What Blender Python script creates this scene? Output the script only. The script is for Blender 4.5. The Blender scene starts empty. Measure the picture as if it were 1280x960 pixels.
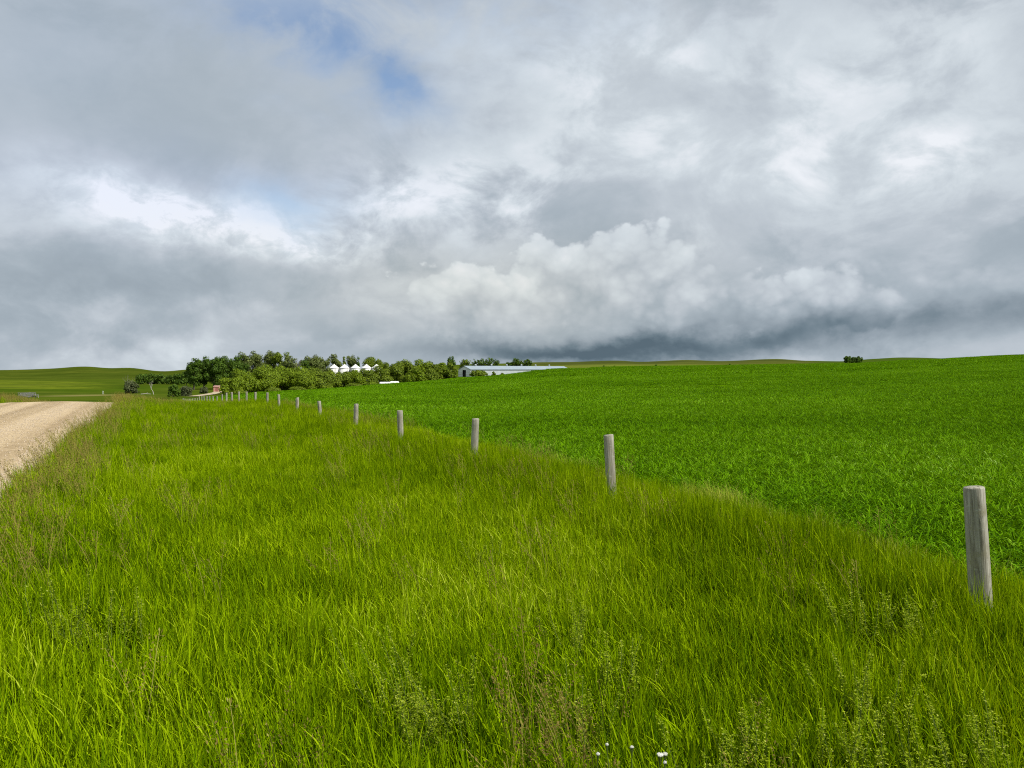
import bpy, math, random
import numpy as np
from mathutils import Vector, Matrix

scene = bpy.context.scene
COL = scene.collection
rng = np.random.default_rng(11)
random.seed(5)
R = math.radians

# ------------------------------------------------------------------ tuning
EXPO = 0.15
F = 962.0            # focal length of the photo in its own pixels
HOR = 462.0          # row of the level horizon
EYE = 1.75           # eye height above the road
SUN_EL, SUN_ROT = R(50), R(114)      # rotation clockwise from +Y
SUN_STRENGTH = 5.0

def lin(c):
    out = []
    for v in c:
        v = v / 255.0
        out.append(v / 12.92 if v <= 0.04045 else ((v + 0.055) / 1.055) ** 2.4)
    return out

# ------------------------------------------------------------------ numpy noise
def _hash(ix, iy, seed):
    h = (ix.astype(np.int64) * 374761393 + iy.astype(np.int64) * 668265263 + seed * 1442695041) & 0xFFFFFFFF
    h = ((h ^ (h >> 13)) * 1274126177) & 0xFFFFFFFF
    h = h ^ (h >> 16)
    return (h & 0xFFFFFF) / float(0xFFFFFF)

def vnoise(x, y, seed=0):
    x = np.asarray(x, float); y = np.asarray(y, float)
    ix = np.floor(x); iy = np.floor(y)
    fx = x - ix; fy = y - iy
    fx = fx * fx * (3 - 2 * fx); fy = fy * fy * (3 - 2 * fy)
    a = _hash(ix, iy, seed); b = _hash(ix + 1, iy, seed)
    c = _hash(ix, iy + 1, seed); d = _hash(ix + 1, iy + 1, seed)
    return (a * (1 - fx) + b * fx) * (1 - fy) + (c * (1 - fx) + d * fx) * fy

def fbm(x, y, seed=0, oct=4):
    s = 0; a = 0.5; t = 0
    for k in range(oct):
        s = s + a * vnoise(np.asarray(x) * 2 ** k, np.asarray(y) * 2 ** k, seed + k)
        t += a; a *= 0.5
    return s / t

def sstep(a, b, x):
    t = np.clip((np.asarray(x, float) - a) / (b - a), 0, 1)
    return t * t * (3 - 2 * t)

# ------------------------------------------------------------------ the lie of the land
# fence / road direction and its right-hand normal
DX, DY = -0.4237, 0.9058
NX, NY = 0.9058, 0.4237
def uv(x, y): return NX * x + NY * y, DX * x + DY * y
def xy(u, v): return NX * u + DX * v, NY * u + DY * v

ROWS = {
 4:   [(-500,0),(1800,0)],
 10:  [(-500,0),(300,0),(600,.12),(900,.15),(1280,.15),(1800,.2)],
 20:  [(-500,0),(190,0),(330,0),(400,.03),(600,.10),(900,.10),(1280,.15),(1800,.2)],
 40:  [(-500,-.1),(100,-.02),(190,-.05),(280,-.2),(371,-.2),(575,-.2),(710,-.05),(900,.1),(1060,.2),(1280,.5),(1800,.9)],
 60:  [(-500,-1.2),(100,-1.2),(190,-1.2),(280,-1.0),(400,-.6),(575,-.5),(710,-.2),(900,0),(1060,.2),(1280,.8),(1800,1.4)],
 100: [(-500,-3),(190,-3),(240,-2.6),(280,-2.2),(340,-1.6),(400,-1.2),(480,-.9),(575,-.5),(640,-.2),(710,.2),(900,.6),(1060,.9),(1280,2),(1800,2.8)],
 170: [(-500,-5),(190,-5),(240,-4.9),(280,-4.6),(340,-3.8),(400,-2.9),(480,-1.9),(575,-1.0),(640,-.1),(710,.9),(900,1.3),(1060,1.9),(1280,4),(1800,6)],
 250: [(-500,-6),(190,-6),(240,-6),(280,-6.2),(340,-5.4),(400,-4.9),(480,-3.2),(575,-1.5),(640,.1),(710,2.0),(760,2.0),(900,2.2),(1060,3),(1280,6.2),(1800,9)],
 300: [(-500,-6.3),(190,-6.3),(280,-6.6),(340,-6),(400,-5.6),(480,-4.3),(575,-1.65),(640,-.3),(700,.8),(745,2.2),(900,2.7),(1060,3.6),(1280,7.4),(1800,11)],
 360: [(-500,-6.6),(190,-6.4),(280,-6.6),(400,-5.6),(480,-4.6),(575,-1.7),(640,-1.2),(712,-.8),(750,2.2),(900,3.2),(1060,4.3),(1280,8.6),(1800,12)],
 500: [(-500,-7),(190,-6.6),(400,-5.8),(575,-2.4),(700,-1.5),(740,3.2),(800,3.9),(900,4.4),(1060,5.6),(1280,10.4),(1800,13)],
 650: [(-500,-8),(190,-7),(400,-5),(575,-3),(700,0),(740,3.3),(900,5.3),(1000,6.5),(1060,6.8),(1130,9.4),(1200,10.5),(1280,11),(1800,12)],
 900: [(-500,-10),(190,-8),(400,-5),(575,-4),(700,1),(900,5.2),(1060,6),(1200,7),(1800,8)],
 1500:[(-500,-4),(-100,-2),(0,0),(60,3),(105,7.2),(140,4.1),(160,4.9),(205,-2),(235,1.5),(280,2),(400,0),(575,3),(700,8),(750,10),(900,11),(1060,10),(1280,8),(1800,8)],
 2600:[(-500,-8),(280,-5),(400,0),(575,18),(640,22),(670,25),(710,25.5),(770,30),(800,26),(860,31.5),(900,28.5),(970,35.5),(1010,29),(1050,28),(1090,36),(1130,41),(1180,38),(1280,30),(1800,20)],
 6000:[(-500,-30),(1800,-30)],
}
TK = np.array(sorted(ROWS)); LT = np.log(TK.astype(float))

def hermite(xk, yk, x):
    """smooth monotone-ish interpolation; yk (K,) and x (N,)"""
    xk = np.asarray(xk, float); yk = np.asarray(yk, float)
    if len(xk) == 2: return np.interp(x, xk, yk)
    d = np.diff(yk) / np.diff(xk)
    m = np.zeros(len(xk)); m[0] = 0; m[-1] = 0
    for i in range(1, len(xk) - 1):
        m[i] = 0 if d[i-1] * d[i] <= 0 else 2 * d[i-1] * d[i] / (d[i-1] + d[i])
    x = np.clip(x, xk[0], xk[-1])
    i = np.clip(np.searchsorted(xk, x) - 1, 0, len(xk) - 2)
    h = xk[i+1] - xk[i]; t = (x - xk[i]) / h
    return ((2*t**3 - 3*t**2 + 1) * yk[i] + (t**3 - 2*t**2 + t) * h * m[i]
            + (-2*t**3 + 3*t**2) * yk[i+1] + (t**3 - t**2) * h * m[i+1])

PU = [-60, -14, -9.5, -8, -7.2, -4.5, -1.8, -1.0, 0.5, 3.0, 5.6, 8, 60]
PZ = [-.2, -.2, -.25, -.12, -.02, .06, -.02, -.10, -.28, -.38, -.28, -.28, -.28]

def polar(x, y):
    a = np.clip(np.arctan2(x, y), R(-49), R(49))
    r = np.hypot(x, y)
    return 640 + F * np.tan(a), r * np.cos(a)

def ground(x, y):
    x = np.atleast_1d(np.asarray(x, float)); y = np.atleast_1d(np.asarray(y, float))
    X, t = polar(x, y)
    t = np.clip(t, 4.0, 6000)
    Z = np.stack([hermite(*zip(*ROWS[k]), X) for k in TK])        # K,N
    lt = np.log(t)
    d = np.diff(Z, axis=0) / np.diff(LT)[:, None]
    m = np.zeros_like(Z)
    prod = d[:-1] * d[1:]
    with np.errstate(divide='ignore', invalid='ignore'):
        m[1:-1] = np.where(prod <= 0, 0, 2 * prod / (d[:-1] + d[1:]))
    m = np.nan_to_num(m)
    i = np.clip(np.searchsorted(LT, lt) - 1, 0, len(LT) - 2)
    n = np.arange(len(x)); h = LT[i+1] - LT[i]; s = (lt - LT[i]) / h
    z = ((2*s**3 - 3*s**2 + 1) * Z[i, n] + (s**3 - 2*s**2 + s) * h * m[i, n]
         + (-2*s**3 + 3*s**2) * Z[i+1, n] + (s**3 - s**2) * h * m[i+1, n])
    u, v = uv(x, y)
    fade = 1 - sstep(42, 75, np.abs(v))
    z = z + np.interp(u, PU, PZ) * fade
    far = sstep(600, 1500, t)
    z = z + far * (fbm(x / 260, y / 260, 3, 4) - .5) * np.where(X < 300, 4.5, 4.0)
    return z

def gz(x, y): return float(ground(x, y)[0])

def field_edge_u(v): return 6.25 + 0.055 * np.clip(np.asarray(v) - 6, 0, 24) + 0.5 * (fbm(np.asarray(v) / 2.2, 0 * np.asarray(v), 31, 3) - .5)
FX = [270, 284, 300, 345, 400, 480, 540, 575, 600, 640, 700, 714, 742, 800, 900, 1000, 1060, 1130, 1200, 1280, 1500, 1900]
FT = [120, 215, 236, 250, 262, 288, 312, 322, 318, 300, 272, 270, 500, 560, 610, 640, 652, 640, 600, 470, 420, 400]
def field_far(X): return np.interp(X, FX, FT)
def in_field(x, y, pad=0.0):
    X, t = polar(x, y); u, v = uv(x, y)
    return (u > field_edge_u(v) + pad) & (t < field_far(X)) & (X > 272)

# ------------------------------------------------------------------ mesh helpers
def mk_mesh(name, V, Fc, mat=None, tint=None, smooth=False):
    """V (n,3); Fc list/array of polygons; tint per-vertex float"""
    me = bpy.data.meshes.new(name)
    V = np.asarray(V, dtype=np.float32)
    if isinstance(Fc, np.ndarray):
        k = Fc.shape[1]; m = len(Fc)
        me.vertices.add(len(V)); me.vertices.foreach_set('co', V.ravel())
        me.loops.add(m * k); me.loops.foreach_set('vertex_index', Fc.astype(np.int32).ravel())
        me.polygons.add(m); me.polygons.foreach_set('loop_start', np.arange(0, m * k, k, dtype=np.int32))
        me.update(calc_edges=True)
    else:
        me.from_pydata(V.tolist(), [], Fc); me.update()
    if tint is not None:
        at = me.attributes.new('tint', 'FLOAT', 'POINT'); at.data.foreach_set('value', np.asarray(tint, np.float32))
    if smooth: me.polygons.foreach_set('use_smooth', np.ones(len(me.polygons), bool))
    if mat: me.materials.append(mat)
    return me

def link(name, me, parent=None, kind=None, loc=None):
    o = bpy.data.objects.new(name, me); COL.objects.link(o)
    if parent: o.parent = parent
    if kind: o['kind'] = kind
    if loc is not None: o.location = loc
    return o

def tag(o, label, cat, group=None):
    o['label'] = label; o['category'] = cat
    if group: o['group'] = group
    return o

def thing(name, label, cat, loc=(0, 0, 0), rotz=0, group=None):
    o = bpy.data.objects.new(name, None); COL.objects.link(o)
    o.empty_display_size = .2; o.location = loc; o.rotation_euler = (0, 0, rotz)
    return tag(o, label, cat, group)

class MB:
    def __init__(self): self.v = []; self.f = []
    def add(self, v, f):
        b = len(self.v); self.v += [tuple(p) for p in v]; self.f += [[i + b for i in q] for q in f]; return self
    def box(self, c, s, rot=None):
        hx, hy, hz = s[0] / 2, s[1] / 2, s[2] / 2
        P = [Vector((x, y, z)) for z in (-hz, hz) for x, y in ((-hx, -hy), (hx, -hy), (hx, hy), (-hx, hy))]
        if rot: P = [rot @ p for p in P]
        c = Vector(c)
        return self.add([p + c for p in P], [(3,2,1,0),(4,5,6,7),(0,1,5,4),(1,2,6,5),(2,3,7,6),(3,0,4,7)])
    def tube(self, pts, rad, n=7, cap=True):
        pts = [Vector(p) for p in pts]; rings = []; V = []; Fc = []
        for i, p in enumerate(pts):
            d = (pts[min(i+1, len(pts)-1)] - pts[max(i-1, 0)]).normalized()
            a = d.orthogonal().normalized() if abs(d.z) > .98 else d.cross(Vector((0, 0, 1))).normalized()
            b = d.cross(a)
            for k in range(n):
                w = 2 * math.pi * k / n
                V.append(p + (a * math.cos(w) + b * math.sin(w)) * rad[i])
        for i in range(len(pts) - 1):
            for k in range(n):
                Fc.append((i*n+k, i*n+(k+1) % n, (i+1)*n+(k+1) % n, (i+1)*n+k))
        if cap:
            Fc.append(tuple(range(n))[::-1]); Fc.append(tuple((len(pts)-1)*n+k for k in range(n)))
        return self.add(V, Fc)
    def lathe(self, prof, n=24):
        V = []; Fc = []
        for r, z in prof:
            for k in range(n):
                w = 2 * math.pi * k / n; V.append((r * math.cos(w), r * math.sin(w), z))
        for i in range(len(prof) - 1):
            for k in range(n): Fc.append((i*n+k, i*n+(k+1) % n, (i+1)*n+(k+1) % n, (i+1)*n+k))
        Fc.append(tuple((len(prof)-1)*n+k for k in range(n)))
        return self.add(V, Fc)
    def mesh(self, name, mat, smooth=False): return mk_mesh(name, self.v, self.f, mat, smooth=smooth)

# ------------------------------------------------------------------ node helpers
class NT:
    def __init__(self, tree): self.t = tree; self.L = tree.links
    def n(self, typ, **kw):
        nd = self.t.nodes.new(typ)
        for k, v in kw.items(): setattr(nd, k, v)
        return nd
    def put(self, sock, val):
        if hasattr(val, 'is_linked'): self.L.new(val, sock)
        else: sock.default_value = val
    def m(self, op, a, b=0.0, c=0.0, clamp=False):
        nd = self.n('ShaderNodeMath', operation=op, use_clamp=clamp)
        self.put(nd.inputs[0], a); self.put(nd.inputs[1], b); self.put(nd.inputs[2], c)
        return nd.outputs[0]
    def vec(self, x, y, z):
        nd = self.n('ShaderNodeCombineXYZ')
        for i, q in enumerate((x, y, z)): self.put(nd.inputs[i], q)
        return nd.outputs[0]
    def noise(self, vec, scale=1.0, detail=4, rough=.5, dist=0.0, lac=2.0):
        nd = self.n('ShaderNodeTexNoise'); self.put(nd.inputs['Vector'], vec)
        nd.inputs['Scale'].default_value = scale; nd.inputs['Detail'].default_value = detail
        nd.inputs['Roughness'].default_value = rough; nd.inputs['Distortion'].default_value = dist
        nd.inputs['Lacunarity'].default_value = lac
        return nd.outputs['Fac']
    def ss(self, x, a, b):
        nd = self.n('ShaderNodeMapRange', interpolation_type='SMOOTHSTEP')
        self.put(nd.inputs['Value'], x); nd.inputs['From Min'].default_value = a; nd.inputs['From Max'].default_value = b
        return nd.outputs['Result']
    def ramp(self, fac, stops, interp='LINEAR'):
        nd = self.n('ShaderNodeValToRGB'); cr = nd.color_ramp; cr.interpolation = interp
        while len(cr.elements) < len(stops): cr.elements.new(.5)
        for e, (p, c) in zip(cr.elements, stops): e.position = p; e.color = (*c[:3], 1)
        self.put(nd.inputs['Fac'], fac); return nd.outputs['Color']
    def mix(self, fac, a, b, blend='MIX'):
        nd = self.n('ShaderNodeMix', data_type='RGBA', blend_type=blend)
        self.put(nd.inputs['Factor'], fac)
        for s, q in ((nd.inputs['A'], a), (nd.inputs['B'], b)):
            if hasattr(q, 'is_linked'): self.L.new(q, s)
            else: s.default_value = (*q[:3], 1)
        # colour sockets are the RGBA ones
        return nd
def mixc(N, fac, a, b, blend='MIX'):
    nd = N.n('ShaderNodeMix', data_type='RGBA', blend_type=blend)
    N.put(nd.inputs[0], fac)
    for s, q in ((nd.inputs[6], a), (nd.inputs[7], b)):
        if hasattr(q, 'is_linked'): N.L.new(q, s)
        else: s.default_value = (*q[:3], 1)
    return nd.outputs[2]

def new_mat(name):
    m = bpy.data.materials.new(name); m.use_nodes = True
    N = NT(m.node_tree); b = m.node_tree.nodes['Principled BSDF']
    return m, N, b

def pos(N): return N.n('ShaderNodeNewGeometry').outputs['Position']
def objco(N): return N.n('ShaderNodeTexCoord').outputs['Object']
def attr(N, name, inst=False):
    nd = N.n('ShaderNodeAttribute', attribute_name=name)
    if inst: nd.attribute_type = 'INSTANCER'
    return nd
def bump(N, b, h, strength=.4, dist=.02):
    nd = N.n('ShaderNodeBump'); nd.inputs['Strength'].default_value = strength; nd.inputs['Distance'].default_value = dist
    N.L.new(h, nd.inputs['Height']); N.L.new(nd.outputs['Normal'], b.inputs['Normal'])

def leaf_mat(name, stops, transl=.35, rough=.55, spec=.25, inst=False, patch=None, tr_tint=(1.15, 1.1, .5)):
    """foliage: colour by a per-leaf tint (plus a per-plant one), some light passing through"""
    m, N, b = new_mat(name)
    t = attr(N, 'tint').outputs['Fac']
    if inst:
        t = N.m('ADD', N.m('MULTIPLY', t, .68), N.m('MULTIPLY', attr(N, 'ptint', True).outputs['Fac'], .32))
    col = N.ramp(t, stops)
    N.L.new(col, b.inputs['Base Color'])
    b.inputs['Roughness'].default_value = rough; b.inputs['Specular IOR Level'].default_value = spec
    tr = N.n('ShaderNodeBsdfTranslucent'); N.L.new(mixc(N, 1.0, col, tr_tint, 'MULTIPLY'), tr.inputs['Color'])
    mx = N.n('ShaderNodeMixShader'); mx.inputs[0].default_value = transl
    N.L.new(b.outputs[0], mx.inputs[1]); N.L.new(tr.outputs[0], mx.inputs[2])
    N.L.new(mx.outputs[0], m.node_tree.nodes['Material Output'].inputs['Surface'])
    return m

# ------------------------------------------------------------------ materials
GRASS = leaf_mat('grass_blade', [(0, (.018, .050, .0005)), (.25, (.070, .142, .0005)), (.48, (.160, .262, .0005)), (.68, (.240, .360, .001)), (.86, (.34, .46, .006)), (1, (.52, .60, .07))], .28, .7, .015, True, tr_tint=(1.25, 1.1, .2))  # pale top stops paint bright highlights onto random blades
CROP = leaf_mat('crop_leaf', [(0, (.010, .034, .0005)), (.3, (.048, .125, .0005)), (.55, (.100, .235, .0005)), (.76, (.155, .32, .002)), (.89, (.26, .44, .03)), (1, (.40, .58, .15))], .22, .65, .02, True, tr_tint=(1.3, 1.05, .2))  # pale end stops give painted flecks in place of glints
SEED = leaf_mat('seed_head', [(0, (.100, .062, .018)), (.45, (.18, .140, .030)), (.75, (.24, .22, .040)), (1, (.36, .34, .10))], .25, .7, .1, True, tr_tint=(1, 1, .8))
DRY = leaf_mat('dry_grass_blade', [(0, (.17, .22, .012)), (.5, (.34, .38, .03)), (1, (.58, .58, .13))], .3, .7, .1, True, tr_tint=(1, 1, .8))
WEED = leaf_mat('weed_leaf', [(0, (.075, .14, .002)), (.5, (.215, .30, .006)), (.8, (.37, .44, .03)), (1, (.55, .58, .15))], .35, .7, .03, False)
STEM = leaf_mat('weed_stem', [(0, (.12, .17, .03)), (1, (.22, .28, .07))], .1, .6, .2, False)
def petal():
    m, N, b = new_mat('white_petal')
    c = N.ramp(N.noise(objco(N), 90, 2), [(.3, (.36, .36, .29)), (.6, (.54, .54, .48))]); N.L.new(c, b.inputs['Base Color'])
    b.inputs['Roughness'].default_value = .7; return m
PETAL = petal()

TREES = {
 'dark':  leaf_mat('dark_leaf',  [(0, (.018, .044, .004)), (.5, (.064, .125, .010)), (1, (.14, .22, .02))], .25, .6, .15),
 'grey':  leaf_mat('grey_green_leaf', [(0, (.030, .050, .014)), (.5, (.12, .16, .034)), (1, (.24, .27, .085))], .25, .6, .15),
 'lime':  leaf_mat('olive_leaf', [(0, (.050, .080, .004)), (.5, (.135, .205, .006)), (1, (.28, .36, .014))], .25, .6, .15),
 'olive': leaf_mat('mid_green_leaf', [(0, (.034, .062, .005)), (.5, (.122, .178, .009)), (1, (.25, .31, .02))], .25, .6, .15),
 'dusty': leaf_mat('dusty_leaf', [(0, (.035, .050, .018)), (.5, (.080, .100, .036)), (1, (.15, .165, .075))], .25, .6, .15),
}
def bark(name, c0, c1):
    m, N, b = new_mat(name)
    p = objco(N); mp = N.n('ShaderNodeMapping'); N.L.new(p, mp.inputs[0]); mp.inputs['Scale'].default_value = (6, 6, 1)
    f = N.noise(mp.outputs[0], 1.2, 6); N.L.new(N.ramp(f, [(.3, c0), (.7, c1)]), b.inputs['Base Color'])
    b.inputs['Roughness'].default_value = .9; bump(N, b, f, .5, .05); return m
BARK = bark('bark', (.05, .04, .03), (.15, .125, .10))
DEADWOOD = bark('dead_wood', (.32, .29, .25), (.52, .48, .43))
TWIG = bark('bare_twig', (.16, .13, .11), (.28, .23, .20))

def wood_post_mat():
    m, N, b = new_mat('weathered_post_wood')
    p = objco(N)
    oi = N.n('ShaderNodeObjectInfo')
    off = N.n('ShaderNodeVectorMath', operation='ADD'); N.L.new(p, off.inputs[0])
    N.L.new(N.vec(N.m('MULTIPLY', oi.outputs['Random'], 37.0), 0.0, 0.0), off.inputs[1])
    mp = N.n('ShaderNodeMapping'); N.L.new(off.outputs[0], mp.inputs[0]); mp.inputs['Scale'].default_value = (60, 60, 2.6)
    grain = N.noise(mp.outputs[0], 1.0, 8, .65, .6)
    mp2 = N.n('ShaderNodeMapping'); N.L.new(off.outputs[0], mp2.inputs[0]); mp2.inputs['Scale'].default_value = (22, 22, 1.3)
    crack = N.ss(N.noise(mp2.outputs[0], 1.0, 5, .6, 1.2), .40, .33)
    blot = N.noise(off.outputs[0], 9, 5, .6)
    col = N.ramp(grain, [(.22, (.09, .070, .045)), (.42, (.225, .208, .160)), (.58, (.37, .352, .290)), (.85, (.58, .555, .475))])
    col = mixc(N, N.ss(blot, .5, .72), col, (.26, .24, .165))
    col = mixc(N, N.m('MULTIPLY', N.ss(N.noise(off.outputs[0], 24, 3), .6, .72), .6), col, (.42, .43, .36))
    col = mixc(N, N.m('MULTIPLY', crack, .75), col, (.035, .028, .02))
    N.L.new(col, b.inputs['Base Color']); b.inputs['Roughness'].default_value = .92; b.inputs['Specular IOR Level'].default_value = .15
    bump(N, b, N.m('SUBTRACT', grain, N.m('MULTIPLY', crack, 1.4)), .7, .008)
    return m
POST = wood_post_mat()

def plain(name, c, rough=.6, metal=0, var=.12, scale=3.0):
    m, N, b = new_mat(name)
    f = N.noise(objco(N), scale, 5, .6)
    lo = [q * (1 - var) for q in c]; hi = [min(1, q * (1 + var)) for q in c]
    N.L.new(N.ramp(f, [(.3, lo), (.7, hi)]), b.inputs['Base Color'])
    b.inputs['Roughness'].default_value = rough; b.inputs['Metallic'].default_value = metal
    return m
def ribbed(name, c, axis=0, freq=3.0, rough=.45, metal=0.0, strength=.35):
    m, N, b = new_mat(name)
    p = objco(N); sp = N.n('ShaderNodeSeparateXYZ'); N.L.new(p, sp.inputs[0])
    w = N.m('SINE', N.m('MULTIPLY', sp.outputs[axis], freq * 6.283))
    f = N.noise(p, .5, 5, .6)
    N.L.new(N.ramp(f, [(.3, [q * .88 for q in c]), (.7, [min(1, q * 1.05) for q in c])]), b.inputs['Base Color'])
    b.inputs['Roughness'].default_value = rough; b.inputs['Metallic'].default_value = metal
    bump(N, b, w, strength, .05); return m
BIN_W = ribbed('white_bin_steel', (.70, .70, .66), 2, 3.2, .45)
BIN_R = plain('white_bin_roof', (.74, .74, .70), .4, 0, .06)
BARN_R = ribbed('pale_metal_roof', (.25, .305, .345), 0, .9, .45, 0.0, .15)
BARN_W = ribbed('white_metal_siding', (.43, .47, .49), 0, 1.2, .5)
BARN_G = ribbed('grey_board_gable', (.85, .87, .87), 2, 1.0, .6)
DARK = plain('dark_doorway', (.012, .012, .016), .8)
WHITE = plain('white_plastic', (.80, .80, .77), .4, 0, .05)
RED = plain('faded_red_paint', (.56, .27, .21), .7)
GREYWOOD = plain('grey_timber', (.26, .25, .235), .9, 0, .35, 6)

# ground colour comes from an attribute laid down per region, broken up by noise
def terrain_mat():
    m, N, b = new_mat('prairie_ground')
    p = pos(N); a = N.n('ShaderNodeVertexColor', layer_name='land')
    n1 = N.noise(p, .35, 8, .65); n2 = N.noise(p, .035, 6, .6); n3 = N.noise(p, 6.0, 4, .7)
    f = N.m('ADD', N.m('ADD', N.m('MULTIPLY', n1, .8), N.m('MULTIPLY', n2, .8)), N.m('MULTIPLY', n3, .4))
    g = N.ramp(N.m('MULTIPLY', f, .5), [(.25, (.55, .55, .55)), (.5, (1, 1, 1)), (.75, (1.5, 1.45, 1.4))])
    col = mixc(N, 1.0, a.outputs['Color'], g, 'MULTIPLY')
    N.L.new(col, b.inputs['Base Color']); b.inputs['Roughness'].default_value = 1; b.inputs['Specular IOR Level'].default_value = 0
    bump(N, b, n1, .5, .2)
    return m
def field_mat():
    m, N, b = new_mat('crop_field_ground')
    p = pos(N)
    n1 = N.noise(p, 1.3, 8, .7); n2 = N.noise(p, .03, 5, .6)
    f = N.m('ADD', N.m('MULTIPLY', n1, .7), N.m('MULTIPLY', n2, .3))
    col = N.ramp(f, [(.28, (.030, .070, .001)), (.5, (.075, .16, .001)), (.75, (.125, .25, .003))])
    N.L.new(col, b.inputs['Base Color']); b.inputs['Roughness'].default_value = 1; b.inputs['Specular IOR Level'].default_value = 0
    bump(N, b, n1, 1.0, .4); return m
def road_mat():
    m, N, b = new_mat('gravel')
    p = pos(N)
    dt = N.n('ShaderNodeVectorMath', operation='DOT_PRODUCT'); N.L.new(p, dt.inputs[0]); dt.inputs[1].default_value = (NX, NY, 0)
    dv = N.n('ShaderNodeVectorMath', operation='DOT_PRODUCT'); N.L.new(p, dv.inputs[0]); dv.inputs[1].default_value = (DX, DY, 0)
    U = dt.outputs['Value']; V = dv.outputs['Value']
    stre = N.noise(N.vec(N.m('MULTIPLY', U, 1.6), N.m('MULTIPLY', V, .05), 0.0), 1.0, 5, .55, .3)
    vor = N.n('ShaderNodeTexVoronoi', feature='F1'); N.L.new(p, vor.inputs['Vector']); vor.inputs['Scale'].default_value = 26
    vc = N.n('ShaderNodeSeparateColor'); N.L.new(vor.outputs['Color'], vc.inputs[0])
    fine = N.noise(p, 45, 6, .75); mid = N.noise(p, 2.2, 6, .6)
    def track(c, w): return N.m('POWER', 2.718, N.m('MULTIPLY', N.m('POWER', N.m('DIVIDE', N.m('SUBTRACT', U, c), w), 2.0), -1.0))
    tr = N.m('ADD', N.m('ADD', track(-2.75, .38), track(-4.4, .40)), N.m('ADD', track(-5.0, .3), track(-6.5, .35)))
    f = N.m('ADD', N.m('MULTIPLY', vc.outputs[0], .30), N.m('ADD', N.m('MULTIPLY', fine, .30), N.m('ADD', N.m('MULTIPLY', stre, .34), N.m('MULTIPLY', mid, .26))))
    f = N.m('SUBTRACT', f, N.m('MULTIPLY', tr, .17))
    col = N.ramp(f, [(.25, (.20, .140, .075)), (.45, (.38, .285, .165)), (.62, (.51, .395, .245)), (.85, (.66, .54, .37))])
    N.L.new(col, b.inputs['Base Color']); b.inputs['Roughness'].default_value = .95; b.inputs['Specular IOR Level'].default_value = .1
    bump(N, b, N.m('ADD', N.m('MULTIPLY', vor.outputs['Distance'], -1.0), fine), .7, .03); return m
def track_mat():
    m, N, b = new_mat('dirt_track'); f = N.noise(pos(N), .8, 6, .6)
    N.L.new(N.ramp(f, [(.3, (.28, .22, .13)), (.7, (.46, .38, .25))]), b.inputs['Base Color']); b.inputs['Roughness'].default_value = .95; return m
PEBBLE = plain('pebble', (.46, .38, .28), .9, 0, .35, 14)

# ------------------------------------------------------------------ camera
cam_d = bpy.data.cameras.new('camera'); cam = bpy.data.objects.new('camera', cam_d); COL.objects.link(cam)
cam_d.sensor_width = 36; cam_d.lens = 36 * F / 1280; cam_d.clip_start = .05; cam_d.clip_end = 20000
cam.location = (0, 0, EYE); cam.rotation_euler = (R(90) - math.atan((480 - HOR) / F), 0, 0)
scene.camera = cam

# ------------------------------------------------------------------ ground sheet
def grid_faces(nr, nc, wrap=False):
    i = np.arange(nr - 1)[:, None]; j = np.arange(nc if wrap else nc - 1)[None, :]
    j2 = (j + 1) % nc
    return np.stack([i * nc + j, i * nc + j2, (i + 1) * nc + j2, (i + 1) * nc + j], -1).reshape(-1, 4)

ang = np.concatenate([np.linspace(R(-55), R(55), 420), np.linspace(R(55), R(305), 60)[1:-1]])
rad = np.concatenate([np.geomspace(.4, 60, 110), np.geomspace(60, 700, 150)[1:], np.geomspace(700, 6000, 90)[1:]])
A, RR = np.meshgrid(ang, rad)
gx = (RR * np.sin(A)).ravel(); gy = (RR * np.cos(A)).ravel()
gzv = ground(gx, gy)
X, T = polar(gx, gy); U, V = uv(gx, gy)
inroad = (sstep(-7.6, -7.2, U) * (1 - sstep(-1.85, -1.4, U))) * (1 - sstep(140, 160, V))
infield = in_field(gx, gy, .3)
gzs = gzv - .10 * inroad - np.where(infield, np.clip(.05 + T * .002, 0, .8), 0)
land = np.zeros((len(gx), 4)); land[:, 3] = 1
def setc(mask, c):
    mask = np.clip(mask, 0, 1)[:, None]; land[:, :3] = land[:, :3] * (1 - mask) + np.array(c) * mask
n_big = fbm(gx / 60, gy / 60, 9, 4)
setc(np.ones(len(gx)), (.046, .078, .005))                                        # pasture
setc(sstep(.45, .65, n_big), (.060, .086, .007))
setc((1 - sstep(55, 80, np.hypot(gx, gy))), (.07, .10, .015))                       # soil under the tall verge grass
Y_ = HOR - (gzv - EYE) / np.maximum(T, 1) * F
lefty = 1 - sstep(230, 270, X)
w = lambda a, s: (fbm(gx / a, gy / a, s, 3) - .5)
bright = sstep(300, 330, T + 160 * w(90, 17)) * (1 - sstep(640, 700, T + 1.1 * X + 60 * w(90, 18))) * (1 - sstep(90, 150, X + 60 * w(70, 12)))
setc(bright * lefty, (.105, .135, .010))                                             # lighter hay field
setc(sstep(700, 820, T) * lefty, (.050, .072, .007))                                # range hills, with cloud shade put into their olive
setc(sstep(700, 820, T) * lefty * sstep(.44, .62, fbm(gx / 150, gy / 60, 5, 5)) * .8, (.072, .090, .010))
setc(sstep(700, 820, T) * lefty * sstep(.55, .62, fbm(gx / 70, gy / 40, 25, 4)) * .4, (.030, .048, .004))  # dark bands paint the shade of the hill folds
setc(lefty * sstep(.50, .62, fbm(gx / 45, gy / 30, 26, 4)) * sstep(90, 130, T) * (1 - sstep(600, 700, T)) * .55, (.072, .092, .012))
setc(lefty * sstep(.54, .60, fbm(gx / 30, gy / 12, 27, 4)) * sstep(90, 130, T) * (1 - sstep(600, 700, T)) * .6, (.028, .054, .004))
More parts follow.
